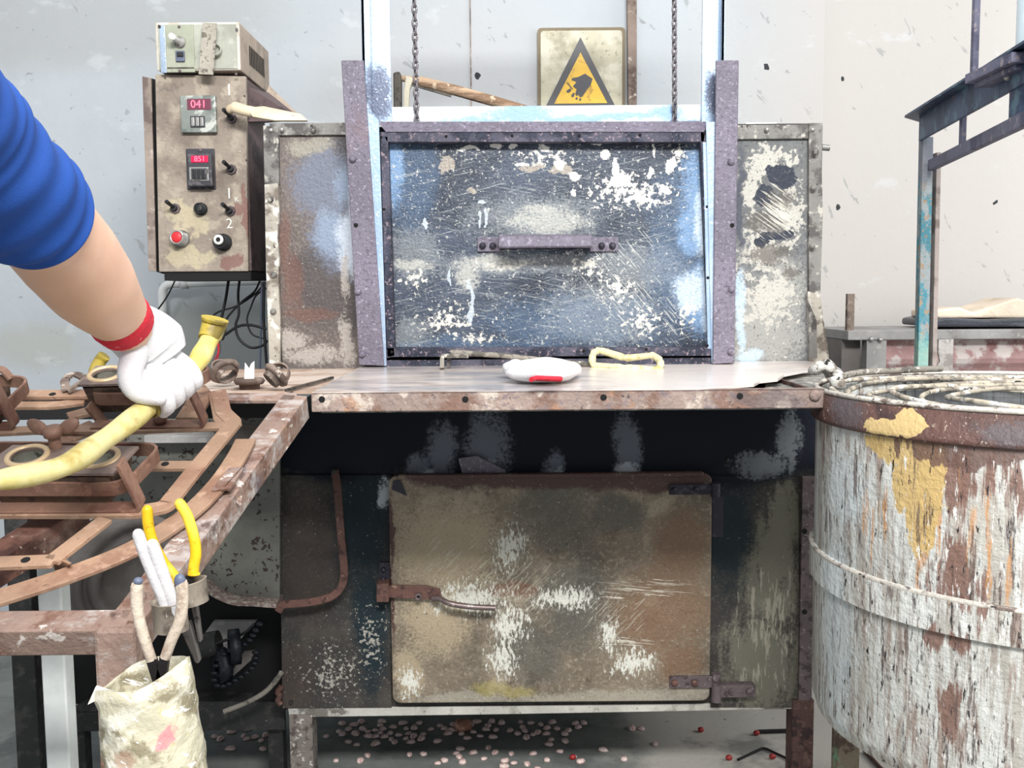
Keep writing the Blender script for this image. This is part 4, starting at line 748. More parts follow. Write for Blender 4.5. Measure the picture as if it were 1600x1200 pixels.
# ------------------------------------------------------------------ drum
zr, zg_, zb0, zb1 = 1-.132, 1-.1735, 1-.355, 1-.3995; zbot = 1-.592
dr = thing('steel_drum', (DX, DYc, 0), 'large open steel drum streaked white and rust with raised middle band', 'drum')
MB().lathe([(DR-.004, zg_), (DR-.006, zbot+.02), (DR-.012, zbot), (0, zbot), (0, zbot+.01), (DR-.03, zbot+.012), (DR-.012, zbot+.03), (DR-.012, zr-.004)], (DX, DYc, 0), seg=96).build('drum_wall', M['drum'], dr)
MB().lathe([(DR-.008, zb0), (DR+.001, zb0), (DR+.001, zb1), (DR-.008, zb1)], (DX, DYc, 0), seg=96, smooth=False).build('middle_band', M['drum'], dr)
MB().lathe([(DR-.012, zr-.006), (DR-.001, zr-.006), (DR+.001, zg_+.004), (DR+.003, zg_), (DR-.001, zg_-.003), (DR-.006, zg_-.004)], (DX, DYc, 0), seg=96).build('collar', M['drumband'], dr)
MB().tube([V((DX+(DR-.004)*math.cos(a), DYc+(DR-.004)*math.sin(a), zr-.002)) for a in [2*math.pi*k/96 for k in range(96)]], .0034, 8, closed=True).build('rolled_rim', M['rim'], dr)
MB().lathe([(DR-.001, zb0+.001), (DR+.0022, zb0-.001), (DR+.0008, zb0-.005)], (DX, DYc, 0), seg=96).build('bead', M['rim'], dr)
for ang in (2.75, 4.1, 5.5, 1.2):
    x, y = DX+.235*math.cos(ang), DYc+.235*math.sin(ang)
    MB().box((x-.016, y-.016, 0), (x+.016, y+.016, zbot)).build('leg', M['leg_green'], dr, bevel=.002)
x, y = at(1292, 1150, 1.33).x, 1.33
MB().lathe([(0, zr-.035), (DR-.013, zr-.035)], (DX, DYc, 0), seg=64).build('drum_water', M['water'], kind='structure') if False else tag(MB().lathe([(0, zr-.030), (DR-.013, zr-.030), (DR-.013, zr-.05), (0, zr-.05)], (DX, DYc, 0), seg=64).build('rinse_water', M['water'], keep=True), 'murky grey rinse water filling the steel drum', 'water', kind='stuff')
rng = random.Random(3)
for i, (r, dx, dy, z, th) in enumerate(((.268, 0, 0, -.006, .0036), (.246, .006, .004, -.010, .004), (.222, .010, -.004, -.015, .0036), (.196, .016, .0, -.012, .004), (.165, .02, -.004, -.018, .0036), (.13, .02, .004, -.016, .0036))):
    pts = [V((DX+dx+r*math.cos(a)*(1+.02*math.sin(2*a+i)), DYc+dy+r*math.sin(a), zr+z+.003*math.sin(3*a+i*2))) for a in [2*math.pi*k/64 for k in range(64)]]
    MB().tube(pts, th, 8, closed=True).build('wire_hoop', M['coil'], label='chalky wire hoop lying in the open top of the drum, %s' % ('outermost', 'second from the rim', 'third from the rim', 'fourth from the rim', 'second smallest', 'smallest and innermost')[i], cat='hoop', group='wire hoops in the drum')
MB().tube(smooth_path([onZ(1296, 597, zr+.004), onZ(1318, 588, zr+.012), onZ(1345, 582, zr+.014), onZ(1400, 579, zr+.012), onZ(1440, 577, zr+.012), onZ(1471, 576, zr+.012)], 6), .0048, 8).build('iron_rod', M['ash'], label='ash-grey bent rod resting across the drum rim', cat='rod')
# charred cloth between table and drum
cl = smooth_path([onZ(1268, 578, .885), onZ(1282, 574, .892), onZ(1296, 572, .894), onZ(1304, 580, .885), onZ(1312, 594, .876), onZ(1306, 600, .87)], 4)
rr = [.006+.005*math.sin(i*.6)**2+.003*rng.random() for i in range(len(cl))]
MB().tube(cl, rr, 9, flat=.7).build('charred_rag', M['cloth'], label='charred white rag twisted over the corner where shelf meets drum', cat='rag')
# ------------------------------------------------------------------ things on the shelf
tg = thing('hooked_rake', onZ(860, 585, TZ), 'long steel rake with bracket head and cloth-wrapped loop handle on shelf', 'rake')
ys = onZ(690, 575, TZ).y
def sz(px, py, z): return onZ(px, py, TZ+z)
def rk(px, py, Y): return at(px, py, Y)
MB().tube([rk(703, 550, 1.74), rk(790, 556, 1.745), rk(860, 564, 1.75), rk(925, 570, 1.755), rk(955, 572, 1.755)], .0048, 10).build('rod', M['ash'], tg)
MB().ribbon(fillet([rk(732, 556, 1.73), rk(691, 556, 1.73), rk(691, 577, 1.72)], .006, 3), (0, 1, 0), .007, .016).build('bracket', M['ash'], tg)
MB().bar(rk(702, 560, 1.735), rk(701, 574, 1.735), .007, .007, up=(0, 1, 0)).build('prong', M['tool_steel'], tg)
lp = fillet([rk(925, 571, 1.74), rk(926, 552, 1.75), rk(936, 547, 1.75), rk(978, 560, 1.74), rk(1022, 555, 1.74), rk(1033, 565, 1.72), rk(1030, 578, 1.70), rk(975, 575, 1.71)], .008, 3, True)
MB().tube(lp, [.0062+.001*math.sin(i*2.3) for i in range(len(lp))], 9, closed=True).build('wrapped_handle', paint('cream_cloth_wrap', (232, 224, 178), [D((190, 176, 120), 50, .55, .65)], rough=.9, bump=.8, bscale=150), tg)
gl = thing('work_glove', sz(842, 590, 0), 'folded white cotton work glove with red cuff lying on shelf', 'glove')
def lump(name, px, py, z, r, mat, par, seg=20, n=12, amp=.12, sd=1, rotz=0):
    c = sz(px, py, z); b = MB(); b.ball((0, 0, 0), 1, seg, n); R = Matrix.Rotation(rotz, 3, 'Z')
    for i, v in enumerate(b.v):
        k = 1+amp*(math.sin(v.x*4+sd)*math.cos(v.y*3+sd*2)+.6*math.sin(v.z*5+v.x*6+sd))
        b.v[i] = c+R@V((v.x*r[0]*k, v.y*r[1]*k, v.z*r[2]*(k if v.z > 0 else .85)))
    return b.build(name, mat, par)
lump('glove_body', 848, 580, .017, (.052, .055, .020), M['glove'], gl, amp=.08, sd=2)
lump('glove_finger', 806, 576, .015, (.022, .03, .014), M['glove'], gl, amp=.08, sd=4)
lump('glove_finger', 885, 578, .013, (.024, .05, .013), M['glove'], gl, amp=.06, sd=6)
for k_, dz in enumerate((.018, .011, .005)):
    cuff = [sz(830+k_, 593, dz), sz(838, 591, dz+.001), sz(852, 591.5, dz+.0005), sz(868, 592, dz), sz(876, 592.5, dz-.001)]
    MB().tube(smooth_path(cuff, 4), .0042, 8, flat=.8).build('red_cuff', M['redcuff'], gl)
# ------------------------------------------------------------------ tilted casting stand (square tube)
st = thing('casting_stand', (onP(195, 965).x, onP(195, 965).y, 0), 'rusty square-tube stand sloping from the furnace shelf towards the worker', 'stand')
def pbar(a, b, w, h, name, mat, par, off=0, ext=0): 
    A_, B_ = onP(a[0], a[1], off), onP(b[0], b[1], off); d = (B_-A_).normalized()
    return MB().bar(A_-d*ext-TN*h/2, B_+d*ext-TN*h/2, w, h, up=TN).build(name, mat, par, bevel=.0015)
pbar((461, 617), (196, 968), .034, .034, 'side_rail', M['tube'], st)
pbar((-70, 971), (200, 968), .030, .030, 'front_rail', M['tube'], st)
pbar((0, 620), (462, 619), .022, .006, 'back_rail', M['tube'], st)
pbar((120, 783), (-70, 900), .032, .032, 'cross_rail', M['tube_dark'], st)
c = onP(183, 985); MB().box((c.x-.022, c.y-.002, 0), (c.x+.016, c.y+.036, c.z+.002)).build('leg', M['tube'], st, bevel=.004)
c2 = onP(-90, 900); MB().box((c2.x-.016, c2.y, 0), (c2.x+.016, c2.y+.034, c2.z-.02)).build('leg', M['tube_dark'], st, bevel=.002)
p = at(36, 1100, 1.75); MB().box((p.x-.012, 1.74, 0), (p.x+.03, 1.78, .74)).build('leg', M['dark'], st, bevel=.002)
X0, X1, _, _ = rect(62, 900, 99, 1100, 1.12)
MB().prism([V((X0, 1.12, 0)), V((X1, 1.12, 0)), V((X1, 1.145, 0)), V((X0, 1.145, 0))], (0, 0, at(80, 790, 1.12).z)).build('white_post', M['post_white'], label='clean white square post standing under the rusty stand', cat='post', bevel=.002)
# angle clip
m = MB().prism([onP(330, 765, .012), onP(357, 731, .012), onP(381, 730, .012), onP(360, 762, .012)], TN*-.004)
m.prism([onP(352, 762, .012), onP(381, 730, .012), onP(379, 757, -.012), onP(378, 790, -.012), onP(363, 772, -.005)], V((-.004, 0, 0))).build('angle_clip', M['tube'], st, bevel=.001)
# ------------------------------------------------------------------ flat-bar carrier on the stand
cw = thing('mould_carrier', onP(250, 780, .0), 'heat-browned flat-bar carrier frame lying on the rusty stand', 'frame')
def strip(pts, w, name='flat_bar', mat='tan', h=.02, t=.005, r=.01, close=False, par=None):
    P = fillet([onP(x, y, h) for x, y in pts], r, 4, close)
    return MB().ribbon(P, TN, w, t, close).build(name, M[mat], par or cw, bevel=.0008)
strip([(-80, 679), (60, 672), (200, 672), (350, 666)], .016)
strip([(341, 612), (349, 645), (366, 661), (300, 740), (258, 793), (215, 800), (-80, 800)], .020, r=.006)
MB().prism([onP(325, 612, .0215), onP(341, 614, .0215), (onP(345, 632, .0215)), onP(367, 645, .0215), onP(378, 662, .0215), onP(345, 676, .0215), onP(333, 655, .0215)], TN*-.004).build('corner_plate', M['tan'], cw, bevel=.001)
strip([(225, 729), (315, 728)], .017, h=.012)
strip([(20, 617), (150, 616)], .020, h=.012); strip([(8, 634), (85, 634), (132, 628)], .016, h=.006)
strip([(107, 652), (150, 640)], .02, h=.016); strip([(90, 690), (150, 665)], .03, h=.014)
strip([(-40, 882), (85, 877)], .018, h=.018); strip([(80, 878), (165, 812)], .018, h=.018)
MB().prism([onP(80, 868, .018), onP(108, 882, .018), onP(98, 893, -.01), onP(88, 902, -.01)], (0, .006, 0)).build('down_tab', M['tan'], cw)
strip([(280, 620), (325, 608)], .02, h=.012); strip([(293, 655), (318, 615)], .03, h=.014)
for x, y, h in ((82, 616, .0146), (258, 725, .0146), (40, 875, .0206), (150, 665, .0226), (3, 791, .0226), (64, 665, .0226)):
    MB().disc(onP(x, y, h), .0045, TN, .0004).build('bolt_hole', M['hole'], cw)
P = smooth_path([onP(x, y, .006) for x, y in [(-60, 950), (0, 934), (104, 900), (208, 858), (290, 806), (340, 758), (370, 715), (384, 688)]], 6)
MB().ribbon(P, TN, .025, .005).build('curved_hoop', M['tan'], cw, bevel=.001)
# ------------------------------------------------------------------ mould cages
def ring(c, r, par, hole=True):
    MB().lathe([(r*.74, .001), (r*.75, .0035), (r*.96, .0035), (r, .001), (r, -.001), (r*.74, -.001)], c, TN, 40).build('ring', M['brass'], par)
    MB().lathe([(r*.74, .002), (r*.70, -.012), (r*.5, -.022), (0, -.024)], c, TN, 32).build('cup_lining', M['silver'], par)
    MB().lathe([(0, -.0195), (r*.34, -.0195), (r*.34, -.023)], c+V((.002, 0, 0)), TN, 20).build('cup_bottom', M['black'], par)
def holed_plate(corners, rings, t, name, mat, par):
    """plate of given corners with round holes, triangulated by fan between hole and outline"""
    b = bmesh.new(); out = [V(c) for c in corners]; o = sum(out, V())/len(out); e1 = (out[1]-out[0]).normalized(); e2 = TN.cross(e1)
    vs = [b.verts.new(p) for p in out]; es = [b.edges.new((vs[i], vs[(i+1) % len(vs)])) for i in range(len(vs))]
    for c, r in rings:
        hv = [b.verts.new(c+(e1*math.cos(a)+e2*math.sin(a))*r) for a in [2*math.pi*k/24 for k in range(24)]]
        es += [b.edges.new((hv[i], hv[(i+1) % 24])) for i in range(24)]
    bmesh.ops.triangle_fill(b, use_beauty=True, use_dissolve=False, edges=es, normal=TN)
    b.verts.index_update(); V_ = [v.co.copy() for v in b.verts]; F_ = [[v.index for v in f.verts] for f in b.faces]; b.free()
    m = MB(); m.add(V_, F_); o_ = m.build(name, mat, par)
    s_ = o_.modifiers.new('thickness', 'SOLIDIFY'); s_.thickness = t; s_.offset = 0
def cage(name, label, loop, straps, hl=.045, bottom=.012):
    """loop: four pixel corners of the band (front-left, front-right, back-right, back-left)"""
    g = thing(name, onP(loop[1][0], loop[1][1], 0), label, 'mould', 'caged moulds on the carrier frame')
    L4 = fillet([onP(x, y, hl) for x, y in loop], .022, 5, True)
    MB().ribbon(L4, TN, .0035, .017, True).build('cage_band', M['brown'], g, bevel=.0006)
    for bx, by, du, dh, ln in straps:      # bottom corner pixel, top slant, height, run to the left
        B = onP(bx, by, .006); B = CAMP+(B-CAMP)*.972; P = fillet([B+TN*dh-V((du, 0, 0)), B, B-V((ln, 0, 0))], .009, 4)
        MB().ribbon(P, TV, .004, .019).build('cage_strap', M['brown'], g, bevel=.0006)
    return g
# front mould
g2 = cage('caged_mould', 'front caged mould with two cream rings and a wing bolt on its plate', [(-90, 764), (196, 764), (256, 702), (-20, 700)],
          [(224, 793, .014, .058, .20)])
pc = [onP(-42, 741, .064), onP(177, 742, .064), onP(217, 699, .064), onP(20, 697, .064)]
ra, rb = onP(154, 716, .064), onP(43, 714, .064)
holed_plate(pc, [(ra, .0165), (rb, .0165)], .003, 'mould_plate', M['grey_plate'], g2)
ring(ra, .0235, g2); ring(rb, .0235, g2)
def tapered(c4, h, name, mat, par, k=.8):
    o = sum(c4, V())/4; t = [o+(p-o)*.93-TN*.004 for p in c4]; b_ = [o+(p-o)*k-TN*h for p in c4]
    m = MB(); m.add(t+b_, [(4, 5, 6, 7)]+[(i, (i+1) % 4, (i+1) % 4+4, i+4) for i in range(4)])
    return m.build(name, mat, par, bevel=.003)
tapered(pc, .042, 'mould_body', M['sand'], g2)
MB().tube([onP(88, 700, .064), onP(82, 676, .082)], .0065, 12).build('wing_bolt_shaft', M['brown'], g2)
hb = onP(82, 672, .085); MB().lathe([(0, .004), (.006, .004), (.0105, .002), (.0105, -.006), (.007, -.008), (0, -.008)], hb, TN, 18).build('wing_bolt_hub', M['brown'], g2)
for ex, ey in ((-1, -.0), (1, .55)):
    c_ = hb+V((.016*ex, .008*ey, .0035)); b = MB().ball((0, 0, 0), 1, 14, 8)
    for i, v in enumerate(b.v): b.v[i] = c_+V((v.x*.012, v.y*.0035, v.z*.0085+v.x*ex*.004))
    b.build('bolt_wing', M['brown'], g2)
# middle mould under the glove
g1 = cage('caged_mould', 'middle caged mould under the gloved hand and yellow hose', [(136, 624), (262, 622), (337, 580), (215, 578)],
          [(323, 663, .016, .062, .14)])
B = onP(169, 669, .006); MB().ribbon(fillet([B+TN*.034-V((.018, 0, 0)), B, B+V((.03, 0, 0))], .008, 4), TV, .004, .019).build('cage_strap', M['brown'], g1, bevel=.0006)
pc = [onP(121, 603, .064), onP(236, 600, .064), onP(278, 571, .064), onP(150, 573, .064)]
ra, rb = onP(165, 586, .064), onP(228, 584, .064)
holed_plate(pc, [(ra, .0155), (rb, .0155)], .003, 'mould_plate', M['grey_plate'], g1)
ring(ra, .0225, g1); ring(rb, .0225, g1); tapered(pc, .042, 'mould_body', M['sand'], g1)
MB().lathe([(0, .008), (.008, .006), (.009, 0), (.006, -.004)], onP(250, 655, .03), TN, 10).build('bottom_bolt', M['brown'], g1)
# left mould at the picture edge
g0_ = cage('caged_mould', 'caged mould cut off at the left of the picture with its strap up', [(-120, 645), (8, 640), (50, 597), (-70, 592)],
          [(27, 666, .016, .062, .10)])
MB().ribbon(smooth_path([onP(-30, 596, .05), onP(-20, 580, .06), onP(2, 577, .062), onP(18, 592, .05)], 4), TV, .003, .012).build('cage_arch', M['brown'], g0_)
tapered([onP(-100, 632, .060), onP(-6, 628, .060), onP(20, 598, .060), onP(-60, 598, .060)], .036, 'mould_body', M['sand'], g0_)
# ring caps
def cap(px, py, s, kind, label, rot=0, z0=TZ-.006, lean=0):
    o = onZ(px, py, z0) if kind != 'arch' else onP(px, py, .02)
    t = thing('ring_cap', o, label, 'cap', 'rusty ring caps set down on the platform')
    ax = V((math.sin(lean)*math.cos(rot), math.sin(lean)*math.sin(rot)*1.0, math.cos(lean))) if lean else V((0, 0, 1))
    c = o+V((0, 0, .012*s+ (.012 if lean else 0)))
    MB().lathe([(.017*s, -.004), (.021*s, -.004), (.024*s, .001), (.021*s, .005), (.017*s, .005), (.015*s, -.012), (.0135*s, -.012), (.0145*s, .0), (.017*s, -.004)], c, ax, 28).build('cap_ring', M['wallbar'], t)
    u = ax.orthogonal().normalized(); hgt = .022*s
    P = [c+u*math.cos(a)*.020*s+ax*math.sin(a)*hgt for a in [math.pi*k/10 for k in range(11)]]
    if kind != 'plug':
        MB().ribbon(P, ax.cross(u), .0025, .009*s).build('cap_handle', M['wallbar'], t)
    else:
        MB().prism([c+V(q) for q in ((-.008, 0, .003), (.007, 0, .003), (.008, 0, .03), (.003, 0, .026), (0, 0, .019), (-.006, 0, .028))], (0, .003, 0)).build('cap_tab', M['white'], t, bevel=.001)
        MB().disc(c+V((0, 0, -.001)), .017*s, (0, 0, 1), .003, 20).build('cap_lid', M['wallbar'], t)
    return t
cap(352, 605, 1.0, 'loop', 'tilted rusty ring cap with loop handle beside the middle mould', rot=2.4, lean=.9)
cap(390, 608, .95, 'plug', 'rusty ring cap lying flat with a white tab, between the two tilted caps')
cap(432, 611, .9, 'loop', 'pale rusty ring cap tilted over nearest the furnace shelf', rot=.6, lean=.9)
t = thing('ring_cap', onP(115, 610, .02), 'rusty arched ring cap behind the left corner of the middle mould', 'cap', 'rusty ring caps set down on the platform')
P = [onP(x, y, .02) for x, y in [(104, 609), (101, 597), (107, 588), (118, 585), (130, 590), (136, 596)]]
MB().ribbon(smooth_path(P, 4), TV, .003, .011).build('cap_handle', M['wallbar'], t)
MB().ribbon([onP(106, 611, .02), onP(135, 592, .03)], TN, .007, .004).build('cap_bar', M['wallbar'], t)
# yellow level tool at far left
lv = thing('spirit_level', at(5, 715, 1.3), 'small yellow tool end with dark hole below the left mould', 'tool')
quad_plate([(-40, 696), (24, 696), (24, 708), (-40, 714)], 1.25, .02, 'tool_body', M['yellowlevel'], lv, bevel=.002)
bolts([(5, 704)], 1.25, .004, 'hole', M['hole'], lv, h=.0006, dome=False)
# ------------------------------------------------------------------ machine under the stand
mc = thing('drive_machine', (at(300, 1000, 1.9).x, 1.9, 0), 'dark drive machine with spotted grey guard, pulley and roller chain', 'machine')
GY = 1.82
gp = [(150, 640), (437, 640), (437, 936), (400, 932), (370, 930), (340, 918), (318, 900), (262, 880), (215, 845), (165, 812)]
MB().prism([at(x, y, GY) for x, y in gp], (0, .008, 0)).build('spotted_guard', M['guard'], mc)
MB().ribbon(smooth_path([at(x, y, GY) for x, y in [(437, 939), (400, 936), (370, 934), (340, 921), (318, 904), (262, 884)]], 3), (0, 1, 0), .009, .06).build('guard_lip', M['guard_edge'], mc)
slab(225, 680, 432, 692, GY-.04, .04, 'guard_shelf', M['bench'], mc)
slab(-60, 626, 442, 655, 1.5, .10, 'rail_shade', M['black'], mc)  # black bar standing in for the shadow below the back rail
MB().tube([at(340, 675, 1.72), at(440, 690, 1.72)], .02, 16).build('roller', M['bench_dark'], mc)
MB().prism([at(x, y, 1.95) for x, y in [(300, 900), (445, 930), (445, 1100), (60, 1100), (110, 830)]], (0, .3, 0)).build('machine_body', M['black'], mc)
pc_ = at(215, 905, 1.72); 
MB().lathe([(0, .02), (.06, .02), (.066, .0), (.082, .0), (.084, .012), (.095, .012), (.097, 0), (.112, 0), (.112, .07), (0, .07)], pc_, (-.9, 1, .15), 48).build('pulley', M['bench_dark'], mc)
MB().lathe([(.112, -.002), (.128, -.002), (.128, .006), (.112, .006)], pc_, (.55, 1, 0), 48).build('pulley_rim', M['guard_edge'], mc) if False else None
MB().prism([at(x, y, 1.93) for x, y in [(318, 992), (333, 971), (400, 971), (375, 1000), (350, 1018), (316, 1000)]], (0, .012, 0)).build('paper_scrap', M['bench'], mc)
MB().prism([at(x, y, 1.90) for x, y in [(362, 1050), (380, 1020), (398, 1018), (392, 1032), (365, 1056)]], (0, .01, 0)).build('bracket', M['bench_dark'], mc)
MB().tube([at(310, 1010, 1.86), at(342, 1004, 1.86)], .024, 18).build('motor', M['dark'], mc)
MB().lathe([(.022, 0), (.034, 0), (.034, .02), (.022, .02), (.022, 0)], at(358, 1012, 1.84), (1, .4, 0), 28).build('sprocket', M['dark2'], mc)
MB().lathe([(.012, 0), (.034, 0), (.034, .02), (.012, .02), (.012, 0)], at(338, 1042, 1.84), (1, .8, 0), 28).build('sprocket', M['dark2'], mc)
lm = None; path = smooth_path([at(x, y, 1.83) for x, y in [(412, 965), (400, 985), (390, 1000), (372, 1012), (350, 1022), (338, 1040), (335, 1062), (345, 1072), (372, 1060), (396, 1040), (400, 1015)]], 6)
d = 0; last = None
acc = 1
for i in range(1, len(path)):
    seg = path[i]-path[i-1]; d += seg.length
    if d > .0105:
        d = 0
        if lm is None:
            o = MB().ball((0, 0, 0), (.0075, .006, .0045), 8, 6).build('roller_link', M['dark2'], keep=True); lm = o.data
        else: o = bpy.data.objects.new('roller_link', lm); COL.objects.link(o)
        o.parent = mc; o.location = path[i]-mc.location
cable('drive_cable', [(320, 1012, 1.84), (345, 1003, 1.84), (380, 990, 1.84), (398, 975, 1.84)], .003, 'black cable across pale scrap inside the drive machine')
MB().prism([at(x, y, 1.9) for x, y in [(150, 1095), (445, 1097), (445, 1112), (110, 1112)]], (0, .08, 0)).build('base_channel', M['dark'], mc)
slab(105, 1112, 445, 1142, 1.9, .01, 'base_channel', M['dark'], mc)
slab(30, 1040, 105, 1140, 1.93, .04, 'base_post', M['dark'], mc)
for x in (120, 430): p = at(x, 1140, 1.92); MB().box((p.x-.015, 1.92, 0), (p.x+.015, 1.95, p.z)).build('leg', M['dark'], mc)
MB().tube(smooth_path([at(x, y, 1.83) for x, y in [(350, 1112), (385, 1098), (412, 1083), (430, 1065), (440, 1050)]], 4), .005, 8).build('canvas_hose', M['ash'], label='grey canvas hose drooping onto the machine base channel', cat='hose')
MB().tube([at(436+2*math.sin(i), 1072+i*3.2, 1.84)+V((.004*math.cos(i*1.3), 0, 0)) for i in range(10)], .006, 8).build('coil_of_wire', M['latch'], label='brown coil of wire at the corner of the furnace base', cat='coil')
# ------------------------------------------------------------------ tools and bucket
def tool_tube(pts, r, name, mat, par, Y=.86, n=5, seg=12):
    P = smooth_path([at(p[0], p[1], p[2] if len(p) > 2 else Y) for p in pts], n)
    R = r if not hasattr(r, '__len__') else [r[0]+(r[1]-r[0])*i/(len(P)-1) for i in range(len(P))]
    m = MB().tube(P, R, seg); rr0 = R if isinstance(R, float) else R[0]; m.ball(P[0], rr0*.97, 10, 6)
    return m.build(name, mat, par)
# holder cups
hc = thing('tool_cup', at(268, 985, .88), 'tin cup holding white-taped tongs on the stand corner', 'cup')
MB().lathe([(.0155, 0), (.0155, .026), (.0165, .027), (.0145, .027), (.0140, .002), (0, .002), (0, 0), (.0155, 0)], at(268, 984, .88), (-.05, 0, 1), 28).build('cup_body', M['cup'], hc)
hc2 = thing('tool_cup', at(303, 944, .90), 'smaller tin cup holding yellow pliers behind the taped tongs', 'cup')
MB().lathe([(.014, 0), (.016, .021), (.017, .022), (.015, .022), (.0135, .002), (.0135, 0), (.014, 0)], at(303, 943, .905), (-.2, 0, 1), 28).build('cup_body', M['cup'], hc2)
# yellow pliers
yp = thing('pliers', at(300, 1035, .9), 'pliers with two yellow grips standing in the tin cup', 'pliers')
tool_tube([(281, 787), (293, 807), (303, 840), (306, 865), (303, 884), (302, 896)], .0051, 'grip', M['ygrip'], yp, .905)
tool_tube([(230, 797), (232, 822), (240, 850), (256, 880), (272, 900), (276, 912)], .0051, 'grip', M['ygrip'], yp, .905)
MB().ball(at(303, 897, .905), (.0062, .005, .0022), 12, 6).build('grip_flange', M['ygrip'], yp)
quad_plate([(284, 903), (301, 895), (302, 912), (290, 918)], .905, .006, 'joint', M['tool_black'], yp, bevel=.001)
for pts in ([(298, 948), (308, 945), (315, 1000), (313, 1005), (309, 1003)], [(279, 980), (297, 970), (313, 1032), (309, 1038), (304, 1036)]):
    quad_plate(pts, .915, .006, 'jaw', M['tool_steel'], yp, bevel=.0015)
# white taped tongs
wt = thing('tongs', at(262, 940, .88), 'tongs with two white-taped handles standing in the tin cup', 'tongs')
tool_tube([(216, 835), (226, 865), (240, 900), (256, 938), (262, 962)], .0054, 'taped_handle', M['wrap_w'], wt, .87)
tool_tube([(238, 852), (248, 880), (258, 908), (268, 940), (270, 965)], .0060, 'taped_handle', M['wrap_w'], wt, .872)
MB().lathe([(0, .0005), (.003, .0005), (.003, 0)], at(213, 830, .869), (-.3, -.6, 1), 10).build('handle_end', M['leg_brown'], wt)
# beige taped pliers in the wrapped tin
bp = thing('pliers', at(250, 1060, .83), 'pliers with beige-taped handles and blue-grey tips in wrapped tin', 'pliers')
tool_tube([(214, 916), (214, 940), (218, 970), (228, 1005), (237, 1032)], (.0054, .0046), 'taped_handle', M['wrap_b'], bp, .835)
tool_tube([(284, 912), (285, 940), (281, 970), (268, 1000), (258, 1028)], (.0054, .0046), 'taped_handle', M['wrap_b'], bp, .835)
for x, y in ((216, 908), (281, 908)): MB().ball(at(x, y, .834), (.0042 if x < 250 else .0052, .0042, .0035 if x < 250 else .0068), 12, 8).build('rubber_tip', M['bluetip'], bp)
for a, b in (((237, 1030), (247, 1062)), ((258, 1026), (252, 1062))): MB().bar(at(*a, .835), at(*b, .835), .008, .006, up=(0, 1, 0)).build('jaw', M['tool_black'], bp)
# wrapped tin
bk = thing('wrapped_tin', at(228, 1260, .80), 'tall tin wrapped in wrinkled clear plastic holding taped pliers', 'tin')
bo = at(226, 1062, .83); ax = V((.10, -.03, -1)).normalized(); m = MB(); n = 40; rows = 26; vs = []
u = V((1, 0, .1)).normalized(); w_ = ax.cross(u)
for j in range(rows):
    for k in range(n):
        a = 2*math.pi*k/n; top = .007*math.cos(a)+.003*math.sin(3*a+1) if j == 0 else 0
        R = .0395+.0008*j/4+.0011*math.sin(5*a+j*.9)+.0008*math.sin(11*a-j*1.7)
        R *= 1.03 if j == 1 else 1
        vs.append(bo+(u*math.cos(a)+w_*math.sin(a))*R+ax*(j*.0062-(.006 if j == 0 else 0)-top))
fs = [(j*n+k, j*n+(k+1) % n, (j+1)*n+(k+1) % n, (j+1)*n+k) for j in range(rows-1) for k in range(n)]
o = m.add(vs, fs, True).build('tin_body', M['bag'], bk); s_ = o.modifiers.new('t', 'SOLIDIFY'); s_.thickness = .0018; s_.offset = -1
e = bo+ax*(rows*.0062-.01); MB().disc(e, .043, ax, .002, 24).build('tin_base', M['bag'], bk)
tl = at(152, 1080, .82)
MB().prism([at(150, 1072, .82), at(178, 1082, .81), at(160, 1090, .81), at(137, 1101, .80), at(150, 1088, .82)], (0, .002, 0)).build('plastic_tail', M['film'], bk)
# ------------------------------------------------------------------ yellow hose
hs = thing('yellow_hose', at(255, 615, 1.13), 'pale yellow hose gripped by the white gloved hand across the moulds', 'hose')
HP = [(-60, 755, .86), (0, 750, .89), (97, 729, .94), (162, 688, 1.01), (227, 640, 1.08), (260, 613, 1.11), (292, 585, 1.14), (315, 555, 1.17), (332, 520, 1.20)]
P = smooth_path([at(*p) for p in HP], 8)
MB().tube(P, [.0090+.0026*min(1, i/20)+.0008*math.sin(i*.7) for i in range(len(P))], 16).build('hose_body', M['hose'], hs)
pc2, pd = at(252, 620, 1.105), (at(292, 585, 1.14)-at(227, 640, 1.08)).normalized()
MB().lathe([(.0125, -.006), (.0150, -.004), (.0150, .004), (.0125, .006)], pc2, pd, 20).build('hose_collar', M['brass'], hs)
MB().lathe([(.0125, -.003), (.0142, -.002), (.0142, .002), (.0125, .003)], pc2-pd*.02, pd, 20).build('hose_collar', M['hose_dark'], hs)
MB().tube(smooth_path([at(325, 530, 1.19), at(333, 510, 1.20), at(336, 498, 1.20)], 4), [.012+.0006*i for i in range(9)], 14).build('hose_end', M['hose_dark'], hs)
hs2 = MB().tube(smooth_path([at(163, 556, 1.35), at(155, 566, 1.35), at(149, 580, 1.33), at(146, 600, 1.32)], 5), .0085, 12).build('hose_stub', M['hose_dark'], label='olive-yellow hose stub leaning behind the middle mould ring', cat='hose')
